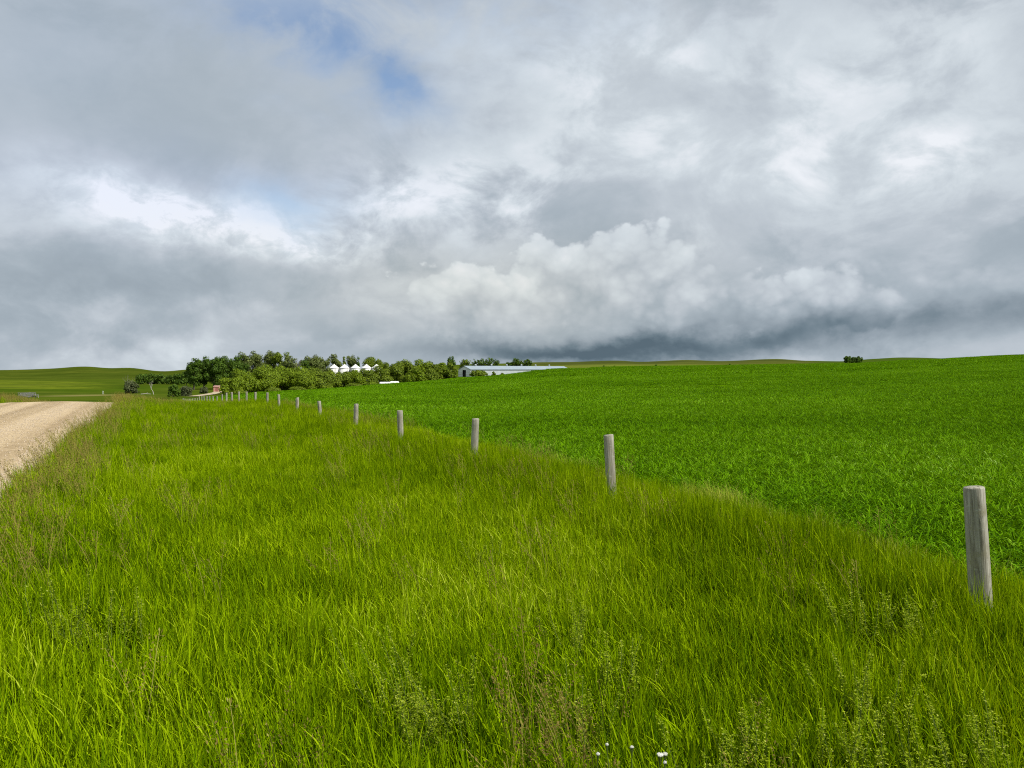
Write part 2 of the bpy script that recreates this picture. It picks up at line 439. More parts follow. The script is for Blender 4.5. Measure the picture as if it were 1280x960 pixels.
dryp = np.exp(-(((gx + 124) / 9) ** 2 + ((gy - 222 - .2 * (gx + 128)) / 13) ** 2) ** 2)
setc(dryp * .8, (.17, .15, .055))                                                  # dry patch of bare earth
righty = sstep(600, 700, X)
setc(righty * sstep(660, 700, T), (.105, .13, .018))
setc(righty * sstep(1500, 1700, T), (.070, .082, .015))  # far hills, the cloud shadow over them mixed into the colour
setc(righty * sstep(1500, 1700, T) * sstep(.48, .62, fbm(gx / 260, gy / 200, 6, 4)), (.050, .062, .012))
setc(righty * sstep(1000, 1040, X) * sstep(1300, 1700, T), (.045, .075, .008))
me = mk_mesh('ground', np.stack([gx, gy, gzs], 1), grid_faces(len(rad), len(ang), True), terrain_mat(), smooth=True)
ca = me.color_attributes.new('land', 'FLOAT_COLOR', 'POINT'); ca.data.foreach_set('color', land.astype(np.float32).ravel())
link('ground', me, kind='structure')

# crop field sheet
cX = np.concatenate([np.linspace(274, 740, 240), np.linspace(746, 1900, 130)])
ts = np.linspace(0, 1, 130)
P = []
for q in ts:
    k = (cX - 640) / F
    den = NX * k + NY
    t0 = 6.3 / np.maximum(den, .02)
    t0 = np.minimum(t0, field_far(cX) * .7)
    t0 = np.where(NX * k * t0 + NY * t0 < field_edge_u(DX * k * t0 + DY * t0), t0 * 1.08, t0)
    t = np.exp(np.log(t0) * (1 - q) + np.log(field_far(cX)) * q)
    P.append(np.stack([k * t, t], 1))
P = np.concatenate(P)
fz = ground(P[:, 0], P[:, 1])
link('crop_field', mk_mesh('crop_field', np.column_stack([P, fz + .004]), grid_faces(len(ts), len(cX)), field_mat(), smooth=True), kind='structure')

# gravel road
vs = np.concatenate([np.linspace(-20, 60, 200), np.linspace(60, 150, 60)[1:]]); us = np.linspace(-7.35, -1.45, 26)
UU, VV = np.meshgrid(us, vs)
UU = UU + np.where(np.abs(UU + 4.5) > 2.7, .25 * (fbm(VV / 1.7, UU * 3, 21, 3) - .5), 0)
rx, ry = xy(UU.ravel(), VV.ravel())
rz = ground(rx, ry) + .02
ROADM = road_mat()
link('gravel_road', mk_mesh('gravel_road', np.column_stack([rx, ry, rz]), grid_faces(len(vs), len(us)), ROADM, smooth=True), kind='structure')

# farm track leading to the trees
def world(X, t): return (X - 640) / F * t, t
tp = [(241, 206), (254, 224), (264, 245), (270, 268), (273, 290)]
c = np.array([world(*q) for q in tp]); s_ = np.linspace(0, len(tp) - 1, 60)
cx = np.interp(s_, range(len(tp)), c[:, 0]); cy = np.interp(s_, range(len(tp)), c[:, 1])
tx, ty = np.gradient(cx), np.gradient(cy); L_ = np.hypot(tx, ty)
rows = []
for q in np.linspace(-1.4, 1.4, 7):
    px, py = cx + ty / L_ * q, cy - tx / L_ * q
    rows.append(np.stack([px, py, ground(px, py) + .12], 1))
link('farm_track', mk_mesh('farm_track', np.concatenate(rows), grid_faces(7, 60), track_mat(), smooth=True), kind='structure')

# ------------------------------------------------------------------ blades, tufts and the grass objects
def blade_set(n, spread, h, w, phi0, kappa, segs=4, lean=None, lean_k=0.0, fold=0.0, az=None, disc=True):
    """n blades; h, w, phi0, kappa are (lo, hi). Returns V, F, tint."""
    r = rng
    if disc:
        rr = spread * np.sqrt(r.random(n)); aa = r.random(n) * 2 * np.pi
        bx, by = rr * np.cos(aa), rr * np.sin(aa)
    else:
        bx, by = (r.random(n) - .5) * spread * 2, (r.random(n) - .5) * spread * 2
    H = r.uniform(*h, n); W = r.uniform(*w, n); P0 = r.uniform(*phi0, n); K = r.uniform(*kappa, n)
    AZ = r.random(n) * 2 * np.pi
    if lean is not None:
        lx = np.cos(AZ) + lean_k * math.cos(lean); ly = np.sin(AZ) + lean_k * math.sin(lean); AZ = np.arctan2(ly, lx)
    TW = AZ + np.pi / 2 + r.normal(0, .6, n)
    s = np.linspace(0, 1, segs + 1)
    phi = P0[:, None] + K[:, None] * s[None] ** 1.6
    ds = H[:, None] / segs
    hor = np.concatenate([np.zeros((n, 1)), np.cumsum(np.sin((phi[:, 1:] + phi[:, :-1]) / 2) * ds, 1)], 1)
    ver = np.concatenate([np.zeros((n, 1)), np.cumsum(np.cos((phi[:, 1:] + phi[:, :-1]) / 2) * ds, 1)], 1)
    cx = bx[:, None] + hor * np.cos(AZ)[:, None]; cy = by[:, None] + hor * np.sin(AZ)[:, None]
    prof = np.clip((1 - s ** 2.2), 0.04, 1) * (.65 + .35 * np.minimum(1, s * 4))
    tw = TW[:, None] + s[None] * r.normal(0, .5, n)[:, None]
    wx = W[:, None] / 2 * prof * np.cos(tw); wy = W[:, None] / 2 * prof * np.sin(tw)
    Lf = np.stack([cx - wx, cy - wy, ver], -1); Rt = np.stack([cx + wx, cy + wy, ver], -1)
    V = np.stack([Lf, Rt], 2).reshape(-1, 3)
    k = 2 * (segs + 1)
    base = (np.arange(n) * k)[:, None, None]; j = (np.arange(segs) * 2)[None, :, None]
    Fc = (base + j + np.array([0, 1, 3, 2])[None, None]).reshape(-1, 4)
    tint = np.repeat(np.clip(r.beta(1.25, 1.35, n), 0, 1), k)
    return V, Fc, tint

def cat(parts):
    V, Fc, T = [], [], []; b = 0
    for v, f, t in parts:
        V.append(v); Fc.append(f + b); T.append(t); b += len(v)
    return np.concatenate(V), np.concatenate(Fc), np.concatenate(T)

def panicle(n, spread, h):
    """flowering stalks: thin stem ending in a drooping panicle of spikelets"""
    parts = []
    for _ in range(n):
        a = rng.random() * 6.283; rr = spread * math.sqrt(rng.random()); bx, by = rr * math.cos(a), rr * math.sin(a)
        H = rng.uniform(*h); az = rng.normal(math.pi * .95, .9); le = rng.uniform(.05, .28)
        s = np.linspace(0, 1, 7); phi = le + .35 * s ** 2
        hor = np.concatenate([[0], np.cumsum(np.sin(phi[1:]) * H / 6)]); ver = np.concatenate([[0], np.cumsum(np.cos(phi[1:]) * H / 6)])
        cxx = bx + hor * math.cos(az); cyy = by + hor * math.sin(az)
        tw = rng.random() * 6.283; ww = .0016
        V = np.stack([np.stack([cxx - ww * math.cos(tw), cyy - ww * math.sin(tw), ver], -1), np.stack([cxx + ww * math.cos(tw), cyy + ww * math.sin(tw), ver], -1)], 1).reshape(-1, 3)
        j = (np.arange(6) * 2)[:, None]; Fc = j + np.array([0, 1, 3, 2])
        tn = np.full(len(V), rng.uniform(.6, .95)); parts.append((V, Fc, tn))
        # spikelets
        m = int(rng.integers(14, 24)); q = rng.uniform(.70, 1.0, m)
        px = np.interp(q, s, cxx); py = np.interp(q, s, cyy); pz = np.interp(q, s, ver)
        aa = rng.normal(az, 1.2, m); out = (1.02 - q) * H * .16 + .004
        ex, ey, ez = px + np.cos(aa) * out, py + np.sin(aa) * out, pz + rng.uniform(-.02, .02, m)
        ln = rng.uniform(.018, .034, m); wd = rng.uniform(.003, .0055, m)
        dx, dy, dz = np.cos(aa) * .5, np.sin(aa) * .5, rng.uniform(-.3, .85, m)
        sx, sy = -np.sin(aa), np.cos(aa)
        A0 = np.stack([ex, ey, ez], 1); D = np.stack([dx, dy, dz], 1) * ln[:, None]; S = np.stack([sx, sy, 0 * sx], 1) * wd[:, None]
        V = np.stack([A0, A0 + D * .45 + S, A0 + D, A0 + D * .45 - S], 1).reshape(-1, 3)
        Fc = np.arange(m * 4).reshape(-1, 4); parts.append((V, Fc, np.repeat(rng.beta(1.6, 2.2, m), 4)))
    return cat(parts)

def proto_collection(name, builders, mat):
    c = bpy.data.collections.new(name)
    for i, b in enumerate(builders):
        V, Fc, t = b()
        me = mk_mesh('%s_%02d' % (name, i), V, Fc, mat, t, smooth=True)
        o = bpy.data.objects.new('%s_%02d' % (name, i), me); c.objects.link(o)
    return c

def scatter_object(name, x, y, z, coll, nproto, scale, ptint, label, cat_, idx=None, tilt=.08, zs=None):
    n = len(x)
    me = bpy.data.meshes.new(name); me.vertices.add(n)
    me.vertices.foreach_set('co', np.column_stack([x, y, z]).astype(np.float32).ravel())
    rot = np.column_stack([rng.normal(0, tilt, n), rng.normal(0, tilt, n), rng.random(n) * 6.283]).astype(np.float32)
    rot[:, 2] = rng.normal(0, .5, n)                       # keeps the wind's lean
    a = me.attributes.new('rot', 'FLOAT_VECTOR', 'POINT'); a.data.foreach_set('vector', rot.ravel())
    sc = np.column_stack([scale, scale, scale if zs is None else zs]).astype(np.float32)
    a = me.attributes.new('scl', 'FLOAT_VECTOR', 'POINT'); a.data.foreach_set('vector', sc.ravel())
    a = me.attributes.new('pick', 'INT', 'POINT'); a.data.foreach_set('value', (rng.integers(0, nproto, n) if idx is None else idx).astype(np.int32))
    a = me.attributes.new('ptint', 'FLOAT', 'POINT'); a.data.foreach_set('value', np.clip(ptint, 0, 1).astype(np.float32))
    o = link(name, me, kind='stuff'); o['label'] = label; o['category'] = cat_
    ng = bpy.data.node_groups.new(name, 'GeometryNodeTree')
    ng.interface.new_socket('Geometry', in_out='INPUT', socket_type='NodeSocketGeometry')
    ng.interface.new_socket('Geometry', in_out='OUTPUT', socket_type='NodeSocketGeometry')
    gi = ng.nodes.new('NodeGroupInput'); go = ng.nodes.new('NodeGroupOutput')
    ci = ng.nodes.new('GeometryNodeCollectionInfo'); ci.inputs['Collection'].default_value = coll
    ci.inputs['Separate Children'].default_value = True; ci.inputs['Reset Children'].default_value = True
    ip = ng.nodes.new('GeometryNodeInstanceOnPoints'); ip.inputs['Pick Instance'].default_value = True
    def at(nm, dt):
        nd = ng.nodes.new('GeometryNodeInputNamedAttribute'); nd.data_type = dt; nd.inputs['Name'].default_value = nm
        return nd.outputs['Attribute']
    L = ng.links
    L.new(gi.outputs[0], ip.inputs['Points']); L.new(ci.outputs[0], ip.inputs['Instance'])
    L.new(at('pick', 'INT'), ip.inputs['Instance Index'])
    e2r = ng.nodes.new('FunctionNodeEulerToRotation'); L.new(at('rot', 'FLOAT_VECTOR'), e2r.inputs[0])
    L.new(e2r.outputs[0], ip.inputs['Rotation']); L.new(at('scl', 'FLOAT_VECTOR'), ip.inputs['Scale'])
    L.new(ip.outputs[0], go.inputs[0])
    md = o.modifiers.new('scatter', 'NODES'); md.node_group = ng
    return o

WIND = math.pi * .95
def tuft(n, spread, h, w, ph=(0, .28), ka=(.0, .75), lk=.7, segs=4):
    return lambda: blade_set(n, spread, h, w, ph, ka, segs, WIND, lk)

grass_near = ([tuft(32, .15, (.19, .37), (.0075, .0135), (0, .28), (.1, 1.1), .45) for _ in range(7)]
              + [tuft(30, .15, (.16, .33), (.008, .014), (0, .5), (.5, 2.2), .4) for _ in range(4)]
              + [tuft(26, .14, (.26, .42), (.005, .009), (0, .22), (0, .8), .7) for _ in range(3)])
grass_far = [tuft(60, .33, (.24, .50), (.008, .016), (0, .3), (0, .8), .7, 3) for _ in range(8)]
C_GN = proto_collection('grass_tuft', grass_near, GRASS)
C_GF = proto_collection('grass_clump', grass_far, GRASS)

def verge_points(u0, u1, v0, v1, dens):
    n = int((u1 - u0) * (v1 - v0) * dens)
    u = rng.uniform(u0, u1, n); v = rng.uniform(v0, v1, n)
    return u, v
def vtint(u, v):
    x, y = xy(u, v)
    p = fbm(x / 3.2, y / 3.2, 41, 4); q = fbm(x / .8, y / .8, 42, 3)
    return np.clip(.5 + (p - .5) * 1.3 + (q - .5) * .8 + rng.normal(0, .10, len(u)), 0, 1)

def hit(X, Y, zrel=.40):
    """ground point whose plant top, zrel above the soil, shows at this place of the photo"""
    t = 5.0
    for _ in range(12):
        x = (X - 640) / F * t; t = (EYE - gz(x, t) - zrel) / ((Y - HOR) / F)
    return (X - 640) / F * t, t
WEEDS = [  # X, Y of the top, height, stems, label
 (85, 722, .62, 7, 'pale leafy weed with whitish tips standing at the left edge of the verge'),
 (150, 742, .50, 6, 'low spreading weed beside the pale tipped one on the left of the verge'),
 (520, 772, .72, 4, 'tallest spiky pale weed rising above the grass at the bottom centre'),
 (562, 832, .58, 9, 'broad bushy weed just right of the tall spiky one'),
 (525, 850, .46, 8, 'low dark leafy weed in front of the tall spiky one'),
 (722, 748, .52, 6, 'loose pale weed in the middle of the verge, above the brownish grass'),
 (785, 795, .52, 6, 'leafy weed right of the brownish grass in the middle of the verge'),
 (735, 850, .50, 6, 'weed growing out of the brownish grass patch above the white flowers'),
 (1075, 728, .55, 8, 'bushy weed to the left of the largest fence post'),
 (1140, 738, .52, 7, 'smaller weed between the bushy one and the largest fence post'),
 (1095, 815, .56, 9, 'wide leafy weed below the bushy one near the largest fence post'),
 (1060, 880, .52, 8, 'leafy weed low in the verge, left of the bottom corner clump'),
 (945, 868, .55, 5, 'spindly weed with an arching pale tip at the bottom of the verge'),
 (905, 915, .50, 6, 'short pale weed in front of the spindly arching one'),
 (1160, 890, .52, 8, 'pale leafy weed clump near the bottom right corner'),
 (1250, 870, .55, 7, 'weed cut by the right edge of the picture below the largest post'),
 (600, 672, .50, 7, 'pale weed far back in the open middle of the verge'),
]
# near verge grass, thinning in number and growing in clump size with distance
us_, vs_ = [], []
for v0, v1, d, u0 in ((-1.5, 7, 118, -2.1), (7, 14, 76, -2.1), (14, 24, 42, -2.1)):
    u, v = verge_points(u0, 7.9, v0, v1, d); us_.append(u); vs_.append(v)
u = np.concatenate(us_); v = np.concatenate(vs_)
keep = (u < field_edge_u(v) + rng.normal(.05, .12, len(u))) & (u > -1.75 - .2 * rng.random(len(u)) + .45 * (1 - rng.random(len(u)) ** .5))
u, v = u[keep], v[keep]; x, y = xy(u, v)
keep = (np.hypot(x, y) > .9); u, v, x, y = u[keep], v[keep], x[keep], y[keep]
clear = np.zeros(len(x), bool)
for X_, Y_p, h, st, lab in WEEDS:
    a, b = hit(X_, Y_p, h * .96); clear |= (((x - a) / .20) ** 2 + ((y - b + .06) / .22) ** 2 < 1) & (rng.random(len(x)) < .8)
u, v, x, y = u[~clear], v[~clear], x[~clear], y[~clear]
hs = .82 + .40 * fbm(x / 1.5, y / 1.5, 44, 3) + rng.normal(0, .07, len(u))
hs *= 1 + .60 * np.exp(-((u - 5.3) / .75) ** 2) * (.4 + .6 * sstep(3, 7, v))
hs *= np.interp(u, [-2.2, -1.2, .5, 8], [.85, 1.08, 1.0, .95])
scatter_object('verge_grass', x, y, ground(x, y) - .01, C_GN, len(grass_near), rng.uniform(.85, 1.2, len(u)), vtint(u, v),
               'tall bright green grass filling the verge between road and crop', 'grass', zs=hs)
ul, vl = verge_points(-2.1, 8.2, 24, 80, 16); u2, v2 = verge_points(-12.5, -7.3, 22, 75, 1.5); u3, v3 = verge_points(-2.1, 8.2, 80, 180, 5)
u = np.concatenate([ul, u2, u3]); v = np.concatenate([vl, v2, v3])
keep = (u < field_edge_u(v) + rng.normal(.05, .2, len(u))) & ((u > -1.45 + .5 * rng.random(len(u)) ** 2) | (u < -7.5)); u, v = u[keep], v[keep]
x, y = xy(u, v)
scatter_object('far_verge_grass', x, y, ground(x, y) - .01, C_GF, len(grass_far), rng.uniform(.9, 1.3, len(u)), vtint(u, v),
               'distant stretch of tall verge grass running to the crest of the road', 'grass', zs=(.85 + .4 * fbm(x / 2, y / 2, 44, 3)) * (1 + .40 * np.exp(-((u - 5.3) / .75) ** 2) * (v < 48)) * np.where(v > 62, .62, 1))

# flowering brome: thick along the road edge and on the crest, thinner among the grass and by the fence
seed = [lambda: panicle(7, .13, (.48, .74)) for _ in range(6)]
C_SD = proto_collection('seed_stalk', seed, SEED)
ua, va = [], []
u, v = verge_points(-1.75, -.7, 6, 30, 11); ua.append(u); va.append(v)
u, v = verge_points(-2.0, -1.1, 2, 6, 4); ua.append(u); va.append(v)
for X_, Y_p in ((640, 850), (665, 845), (690, 835), (700, 860), (720, 870), (715, 890), (735, 880), (700, 900), (770, 830), (650, 790)):
    t = 1.5 / ((Y_p - HOR) / F); a, b = uv((X_ - 640) / F * t + rng.normal(0, .06, 1), t + rng.normal(0, .08, 1)); ua.append(a); va.append(b)
u, v = verge_points(-1.75, 3.5, 30, 75, 9); k = rng.random(len(u)) < np.exp(-((u + 1.95) / np.interp(v, [34, 44], [1.2, 2.6])) ** 2); ua.append(u[k]); va.append(v[k])
u, v = verge_points(-.8, 7.8, 6, 62, 1.1); k = fbm(u / 1.5, v / 3, 51, 3) > .54; ua.append(u[k]); va.append(v[k])
u, v = verge_points(4.9, 7.8, 4, 50, 2.2); k = fbm(u / 1.2, v / 2, 52, 3) > .47; ua.append(u[k]); va.append(v[k])
u, v = verge_points(-12, -7.4, 24, 75, 16); ua.append(u); va.append(v)
u, v = verge_points(-1, 5.5, 2.2, 9, 1.6); k = fbm(u / .9, v / .9, 53, 3) > .57; ua.append(u[k]); va.append(v[k])
u = np.concatenate(ua); v = np.concatenate(va)
k = u < field_edge_u(v) + .3; u, v = u[k], v[k]; x, y = xy(u, v)
scatter_object('flowering_grass', x, y, ground(x, y), C_SD, 6, rng.uniform(.85, 1.1, len(u)), rng.beta(2, 2, len(u)),
               'brownish seeding grass stalks edging the gravel road and the fence line', 'grass', zs=rng.uniform(.75, 1.05, len(u)))

# pale dry grass where verge meets crop
dryt = [tuft(30, .16, (.22, .42), (.003, .006), (.05, .6), (.3, 1.4), .3) for _ in range(4)]
C_DR = proto_collection('dry_tuft', dryt, DRY)
sx_, sy_ = [], []
for X_, Y_p, n, sp in ((870, 610, 30, .30), (905, 618, 20, .3), (985, 648, 40, .35), (1005, 660, 20, .3), (1130, 680, 24, .25), (1165, 705, 14, .2), (385, 512, 26, .8), (640, 562, 22, .5), (700, 575, 22, .5),
                        (920, 680, 14, .2), (410, 575, 14, .3), (930, 625, 8, .25)):
    t = 1.62 / ((Y_p - HOR) / F); px, py = (X_ - 640) / F * t, t
    sx_.append(px + rng.normal(0, sp, n)); sy_.append(py + rng.normal(0, sp * 1.3, n))
x = np.concatenate(sx_); y = np.concatenate(sy_)
scatter_object('dry_grass', x, y, ground(x, y), C_DR, 4, rng.uniform(.8, 1.2, len(x)), rng.beta(3, 1.6, len(x)),
               'straw coloured dry grass tufts where the verge meets the crop', 'grass', zs=rng.uniform(.8, 1.15, len(x)))

# crop
def ctuft(n, spread, h, w, segs=4, disc=True): return lambda: blade_set(n, spread, h, w, (.05, .6), (.9, 3.0), segs, WIND, .15, disc=disc)
c1 = [ctuft(38, .17, (.14, .29), (.012, .021), 5) for _ in range(10)]
c2 = [ctuft(110, .5, (.18, .33), (.016, .028), 3) for _ in range(8)]
c3 = [ctuft(170, 2.2, (.3, .5), (.04, .085), 3) for _ in range(8)]
C1 = proto_collection('crop_tuft', c1, CROP); C2 = proto_collection('crop_clump', c2, CROP); C3 = proto_collection('crop_patch', c3, CROP)
def field_points(t0, t1, dens, X0=150, X1=1480):
    area = (X1 - X0) / F * (t1 ** 2 - t0 ** 2) / 2
    n = int(area * dens); t = np.sqrt(rng.uniform(t0 ** 2, t1 ** 2, n)); X = rng.uniform(X0, X1, n)
    x = (X - 640) / F * t; k = in_field(x, t, .12)
    return x[k], t[k]
def ctint(x, y):
    return np.clip(.5 + (fbm(x / 9, y / 9, 71, 4) - .5) * .8 + rng.normal(0, .12, len(x)), 0, 1)
px, py = [], []
for t0, t1, d in ((2, 14, 46), (14, 24, 34), (24, 40, 18)):
    a, b = field_points(t0, t1, d, 150, 3000 if t1 < 20 else 1700); px.append(a); py.append(b)
x = np.concatenate(px); y = np.concatenate(py)
scatter_object('young_crop', x, y, ground(x, y) - .01, C1, 10, rng.uniform(.85, 1.2, len(x)), ctint(x, y),
               'dense young dark green cereal crop growing behind the fence line', 'crop', tilt=.1, zs=rng.uniform(.85, 1.15, len(x)))
px, py = [], []
for t0, t1, d in ((40, 70, 4.5), (70, 130, 1.6)):
    a, b = field_points(t0, t1, d); px.append(a); py.append(b)
x = np.concatenate(px); y = np.concatenate(py)
scatter_object('mid_field_crop', x, y, ground(x, y) - .02, C2, 8, rng.uniform(.9, 1.4, len(x)), ctint(x, y),
               'green cereal crop across the middle distance of the field', 'crop', tilt=.06, zs=rng.uniform(.85, 1.15, len(x)))
px, py = [], []
for t0, t1, d in ((130, 260, .20), (260, 660, .05)):
    a, b = field_points(t0, t1, d); px.append(a); py.append(b)
x = np.concatenate(px); y = np.concatenate(py)
scatter_object('far_field_crop', x, y, ground(x, y) - .02, C3, 8, rng.uniform(.9, 1.3, len(x)), ctint(x, y),
               'far part of the green crop field rising towards the skyline', 'crop', tilt=.02, zs=rng.uniform(.85, 1.15, len(x)))

# loose stones on the gravel road
def pebble():
    V = np.array([(1,0,0),(-1,0,0),(0,1,0),(0,-1,0),(0,0,.7),(0,0,-.7)], float) * rng.uniform(.6, 1.1, (6, 1)) * .016
    Fc = np.array([(0,2,4),(2,1,4),(1,3,4),(3,0,4),(2,0,5),(1,2,5),(3,1,5),(0,3,5)])
    return V, Fc, np.full(6, .5)
C_PB = proto_collection('pebble', [pebble] * 6, PEBBLE)
u = np.concatenate([rng.uniform(-7.2, -1.7, 9000), -1.75 - np.abs(rng.normal(0, .35, 5000)), rng.normal(-3.6, .25, 3000)]); v = rng.uniform(5, 45, len(u))
v = 5 + 40 * rng.random(len(u)) ** 1.6
x, y = xy(u, v)
scatter_object('loose_gravel', x, y, ground(x, y) + .025, C_PB, 6, rng.uniform(.4, 1.5, len(x)) ** 1.5, rng.random(len(x)), 'loose pale stones scattered over the gravel road', 'gravel', tilt=.6)

# ------------------------------------------------------------------ fence posts
POSTX = [1232, 766, 592, 501, 444, 401, 371, 349, 334, 319, 308, 298.6, 290, 283, 277.5]
TOPY = [608, 543, 523, 513, 505, 501, 497, 493, 490.5, 490, 489.5, 489.5, 490.2, 491.0, 493]
ORD = ['', 'second', 'third', 'fourth', 'fifth', 'sixth', 'seventh', 'eighth', 'ninth', 'tenth', 'eleventh', 'twelfth', 'thirteenth', 'fourteenth', 'fifteenth', 'sixteenth', 'seventeenth', 'eighteenth', 'nineteenth', 'twentieth']
LOOK = ['thick weathered grey fence post, nearest and largest, leaning slightly left beside the crop',
        'grey fence post with a flat pale top, second from the largest along the crop edge',
        'squat pale fence post with crooked base, third along the line from the largest',
        'short whitish fence post, fourth along the line from the largest one',
        'thin grey fence post with a split top, fifth along the line from the largest',
        'whitish leaning fence post, sixth along the line from the largest one']
def post_mesh(r, h, k, split=False):
    n, m = 26, 22; q = np.random.default_rng(100 + k)
    V = []; Fc = []
    ph = q.random(4) * 6.28; am = q.uniform(.01, .045, 4)
    crack = q.random(3) * 6.28; sl_ = .018 if split else .004
    for i in range(m):
        z = -.25 + (h + .25) * i / (m - 1)
        for j in range(n):
            w_ = 2 * math.pi * j / n
            rr = r * (1 + am[0] * math.sin(2 * w_ + ph[0]) + am[1] * math.sin(3 * w_ + ph[1] + z) + am[2] * math.sin(5 * w_ + ph[2] + 2 * z) * .6)
            rr *= 1 + .03 * math.sin(z * 3 + ph[3]) - .06 * (z / h)
            for c_ in crack: rr -= r * .09 * math.exp(-(((w_ - c_ - .15 * math.sin(z * 4) + math.pi) % (2 * math.pi) - math.pi) / .09) ** 2) * (.4 + .6 * math.sin(z * 3 + c_) ** 2)
            zz = z
            if i >= m - 1: rr *= .93; zz += sl_ * math.cos(w_ - ph[0]) - .004
            if i == m - 2: zz += sl_ * math.cos(w_ - ph[0]) + (h + .25) / (m - 1) * .75
            V.append((rr * math.cos(w_), rr * math.sin(w_), zz))
    for i in range(m - 1):
        for j in range(n): Fc.append((i*n+j, i*n+(j+1) % n, (i+1)*n+(j+1) % n, (i+1)*n+j))
    top = len(V); V.append((0, 0, h + (-.015 if not split else -.05)))
    for j in range(n): Fc.append(((m-1)*n+j, (m-1)*n+(j+1) % n, top))
    return mk_mesh('fence_post', V, Fc, POST, smooth=True)
TILT = [(-.01, -.066), (.0, -.055), (.01, .04), (0, -.03), (0, .035), (.02, -.07), (0, .02), (0, -.03)]
far_mesh = None
for n in range(34):
    t = 5.72 + 4.5 * n
    Xp = POSTX[n] if n < len(POSTX) else 190 + 1 / (.000966 + .00076 * n)
    x = (Xp - 640) / F * t; zg = gz(x, t)
    h = (EYE - (TOPY[n] - HOR) / F * t) - zg if n < len(TOPY) else min(1.1, max(.35, EYE - (495.4 - HOR) / F * t - zg))
    if n < 22: me = post_mesh(.079 if n == 0 else random.uniform(.062, .075) if n < 15 else .055, h, n, n in (4, 6))
    else:
        if far_mesh is None: far_mesh = post_mesh(.05, .6, 50)
        me = far_mesh
    o = link('fence_post', me, loc=(x, t, zg))
    tl = TILT[n] if n < len(TILT) else (random.uniform(-.03, .03), random.uniform(-.04, .04))
    o.rotation_euler = (tl[0], tl[1], random.uniform(0, 6.28) if n > 12 else 0)
    lab = LOOK[n] if n < 6 else ('small pale fence post, %s along the line from the largest one' % ORD[n] if n < 20 else 'tiny pale fence post in the farthest dotted run of the line below the trees')
    tag(o, lab, 'fence post', 'fence posts along the crop field')

# ------------------------------------------------------------------ weeds and flowers in the verge
def weed_meshes(k, h, stems, spread, leaf, nl):
    q = np.random.default_rng(300 + k); st = MB(); LV = []; LT_ = []
    for s in range(stems):
        a = q.random() * 6.28; b0 = Vector((math.cos(a), math.sin(a), 0)) * spread * .25 * q.random()
        d = Vector((q.normal(-.1, .22), q.normal(0, .22), 1)).normalized(); L = h * q.uniform(.6, 1.05) if s else h
        pts = [b0]; 
        for i in range(6):
            d = (d + Vector((q.normal(0, .09), q.normal(0, .09), .02))).normalized(); pts.append(pts[-1] + d * L / 6)
        st.tube(pts, [.0032 - .0004 * i for i in range(7)], 5)
        for i in range(nl):
            f = q.uniform(.18, 1.0) * 6; i0 = min(5, int(f)); p = pts[i0].lerp(pts[i0+1], f - i0)
            aa = q.random() * 6.28; br = leaf * q.uniform(.6, 2.6) * (1.15 - f / 7)
            dirn = Vector((math.cos(aa), math.sin(aa), q.uniform(-.1, .7))).normalized(); c0 = p + dirn * br
            for w_ in (-.8, 0, .8):
                e = Vector((math.cos(aa + w_), math.sin(aa + w_), q.uniform(-.2, .8))).normalized() * leaf * q.uniform(.7, 1.2)
                sd = Vector((-math.sin(aa + w_), math.cos(aa + w_), q.uniform(-.4, .4))).normalized() * leaf * .26
                LV += [c0, c0 + e * .5 + sd, c0 + e, c0 + e * .5 - sd]; LT_ += [q.beta(2, 2)] * 4
    n = len(LV) // 4
    return (st.mesh('stem', STEM), mk_mesh('leaves', np.array([tuple(p) for p in LV]), np.arange(n * 4).reshape(-1, 4), WEED, np.array(LT_)))
for k, (X_, Y_p, h, st, lab) in enumerate(WEEDS):
    x, y = hit(X_, Y_p, h * .96); o = thing('leafy_weed', lab, 'weed', (x, y, gz(x, y)), random.uniform(-.6, .6), 'leafy weeds in the verge')
    sm, lm = weed_meshes(k, h, st + 4, .8, .0135, 85)
    link('stem', sm, o); link('leaves', lm, o)
def yarrow(k, h):
    q = np.random.default_rng(500 + k); st = MB(); fl = MB()
    top = Vector((q.normal(0, .03), q.normal(0, .03), h))
    st.tube([(0, 0, 0), top * .5 + Vector((.01, 0, 0)), top * .9], [.003, .0028, .0022], 6)
    R0 = (.006, .005, .007, .011, .008, .005)[k]
    for i in range(22):
        r = R0 * math.sqrt((i + .5) / 22); a = i * 2.4; c0 = top + Vector((r * math.cos(a), r * math.sin(a), .004 * q.random() - r * r * 6))
        st.tube([top * .9, c0 - Vector((0, 0, .004))], [.001, .0008], 4)
        n = 6; V = [c0 + Vector((0, 0, .0035))]
        for j in range(n):
            w_ = j * 6.283 / n; V.append(c0 + Vector((math.cos(w_), math.sin(w_), q.uniform(-.1, .2))) * (.0028 if R0 < .01 else .0042))
        for j in range(n): V.append(V[1 + j] - Vector((0, 0, .003)))
        fl.add(V, [(0, 1 + j, 1 + (j + 1) % n) for j in range(n)] + [(1 + j, 1 + n + j, 1 + n + (j + 1) % n, 1 + (j + 1) % n) for j in range(n)])
    return st.mesh('stem', STEM), fl.mesh('flower_head', PETAL)
FLOWERS = [(741, 943, .46, 'small white flower head farthest left of the flowers at the bottom edge'),
           (770, 936, .44, 'sparse white flower head between the leftmost and the largest flower'),
           (790, 938, .45, 'little white flower head just left of the largest flower'),
           (821, 939, .48, 'largest white flat-topped flower head at the bottom edge of the verge'),
           (833, 945, .45, 'white flower head touching the right side of the largest one'),
           (819, 952, .42, 'tiny low white flower head below the largest one')]
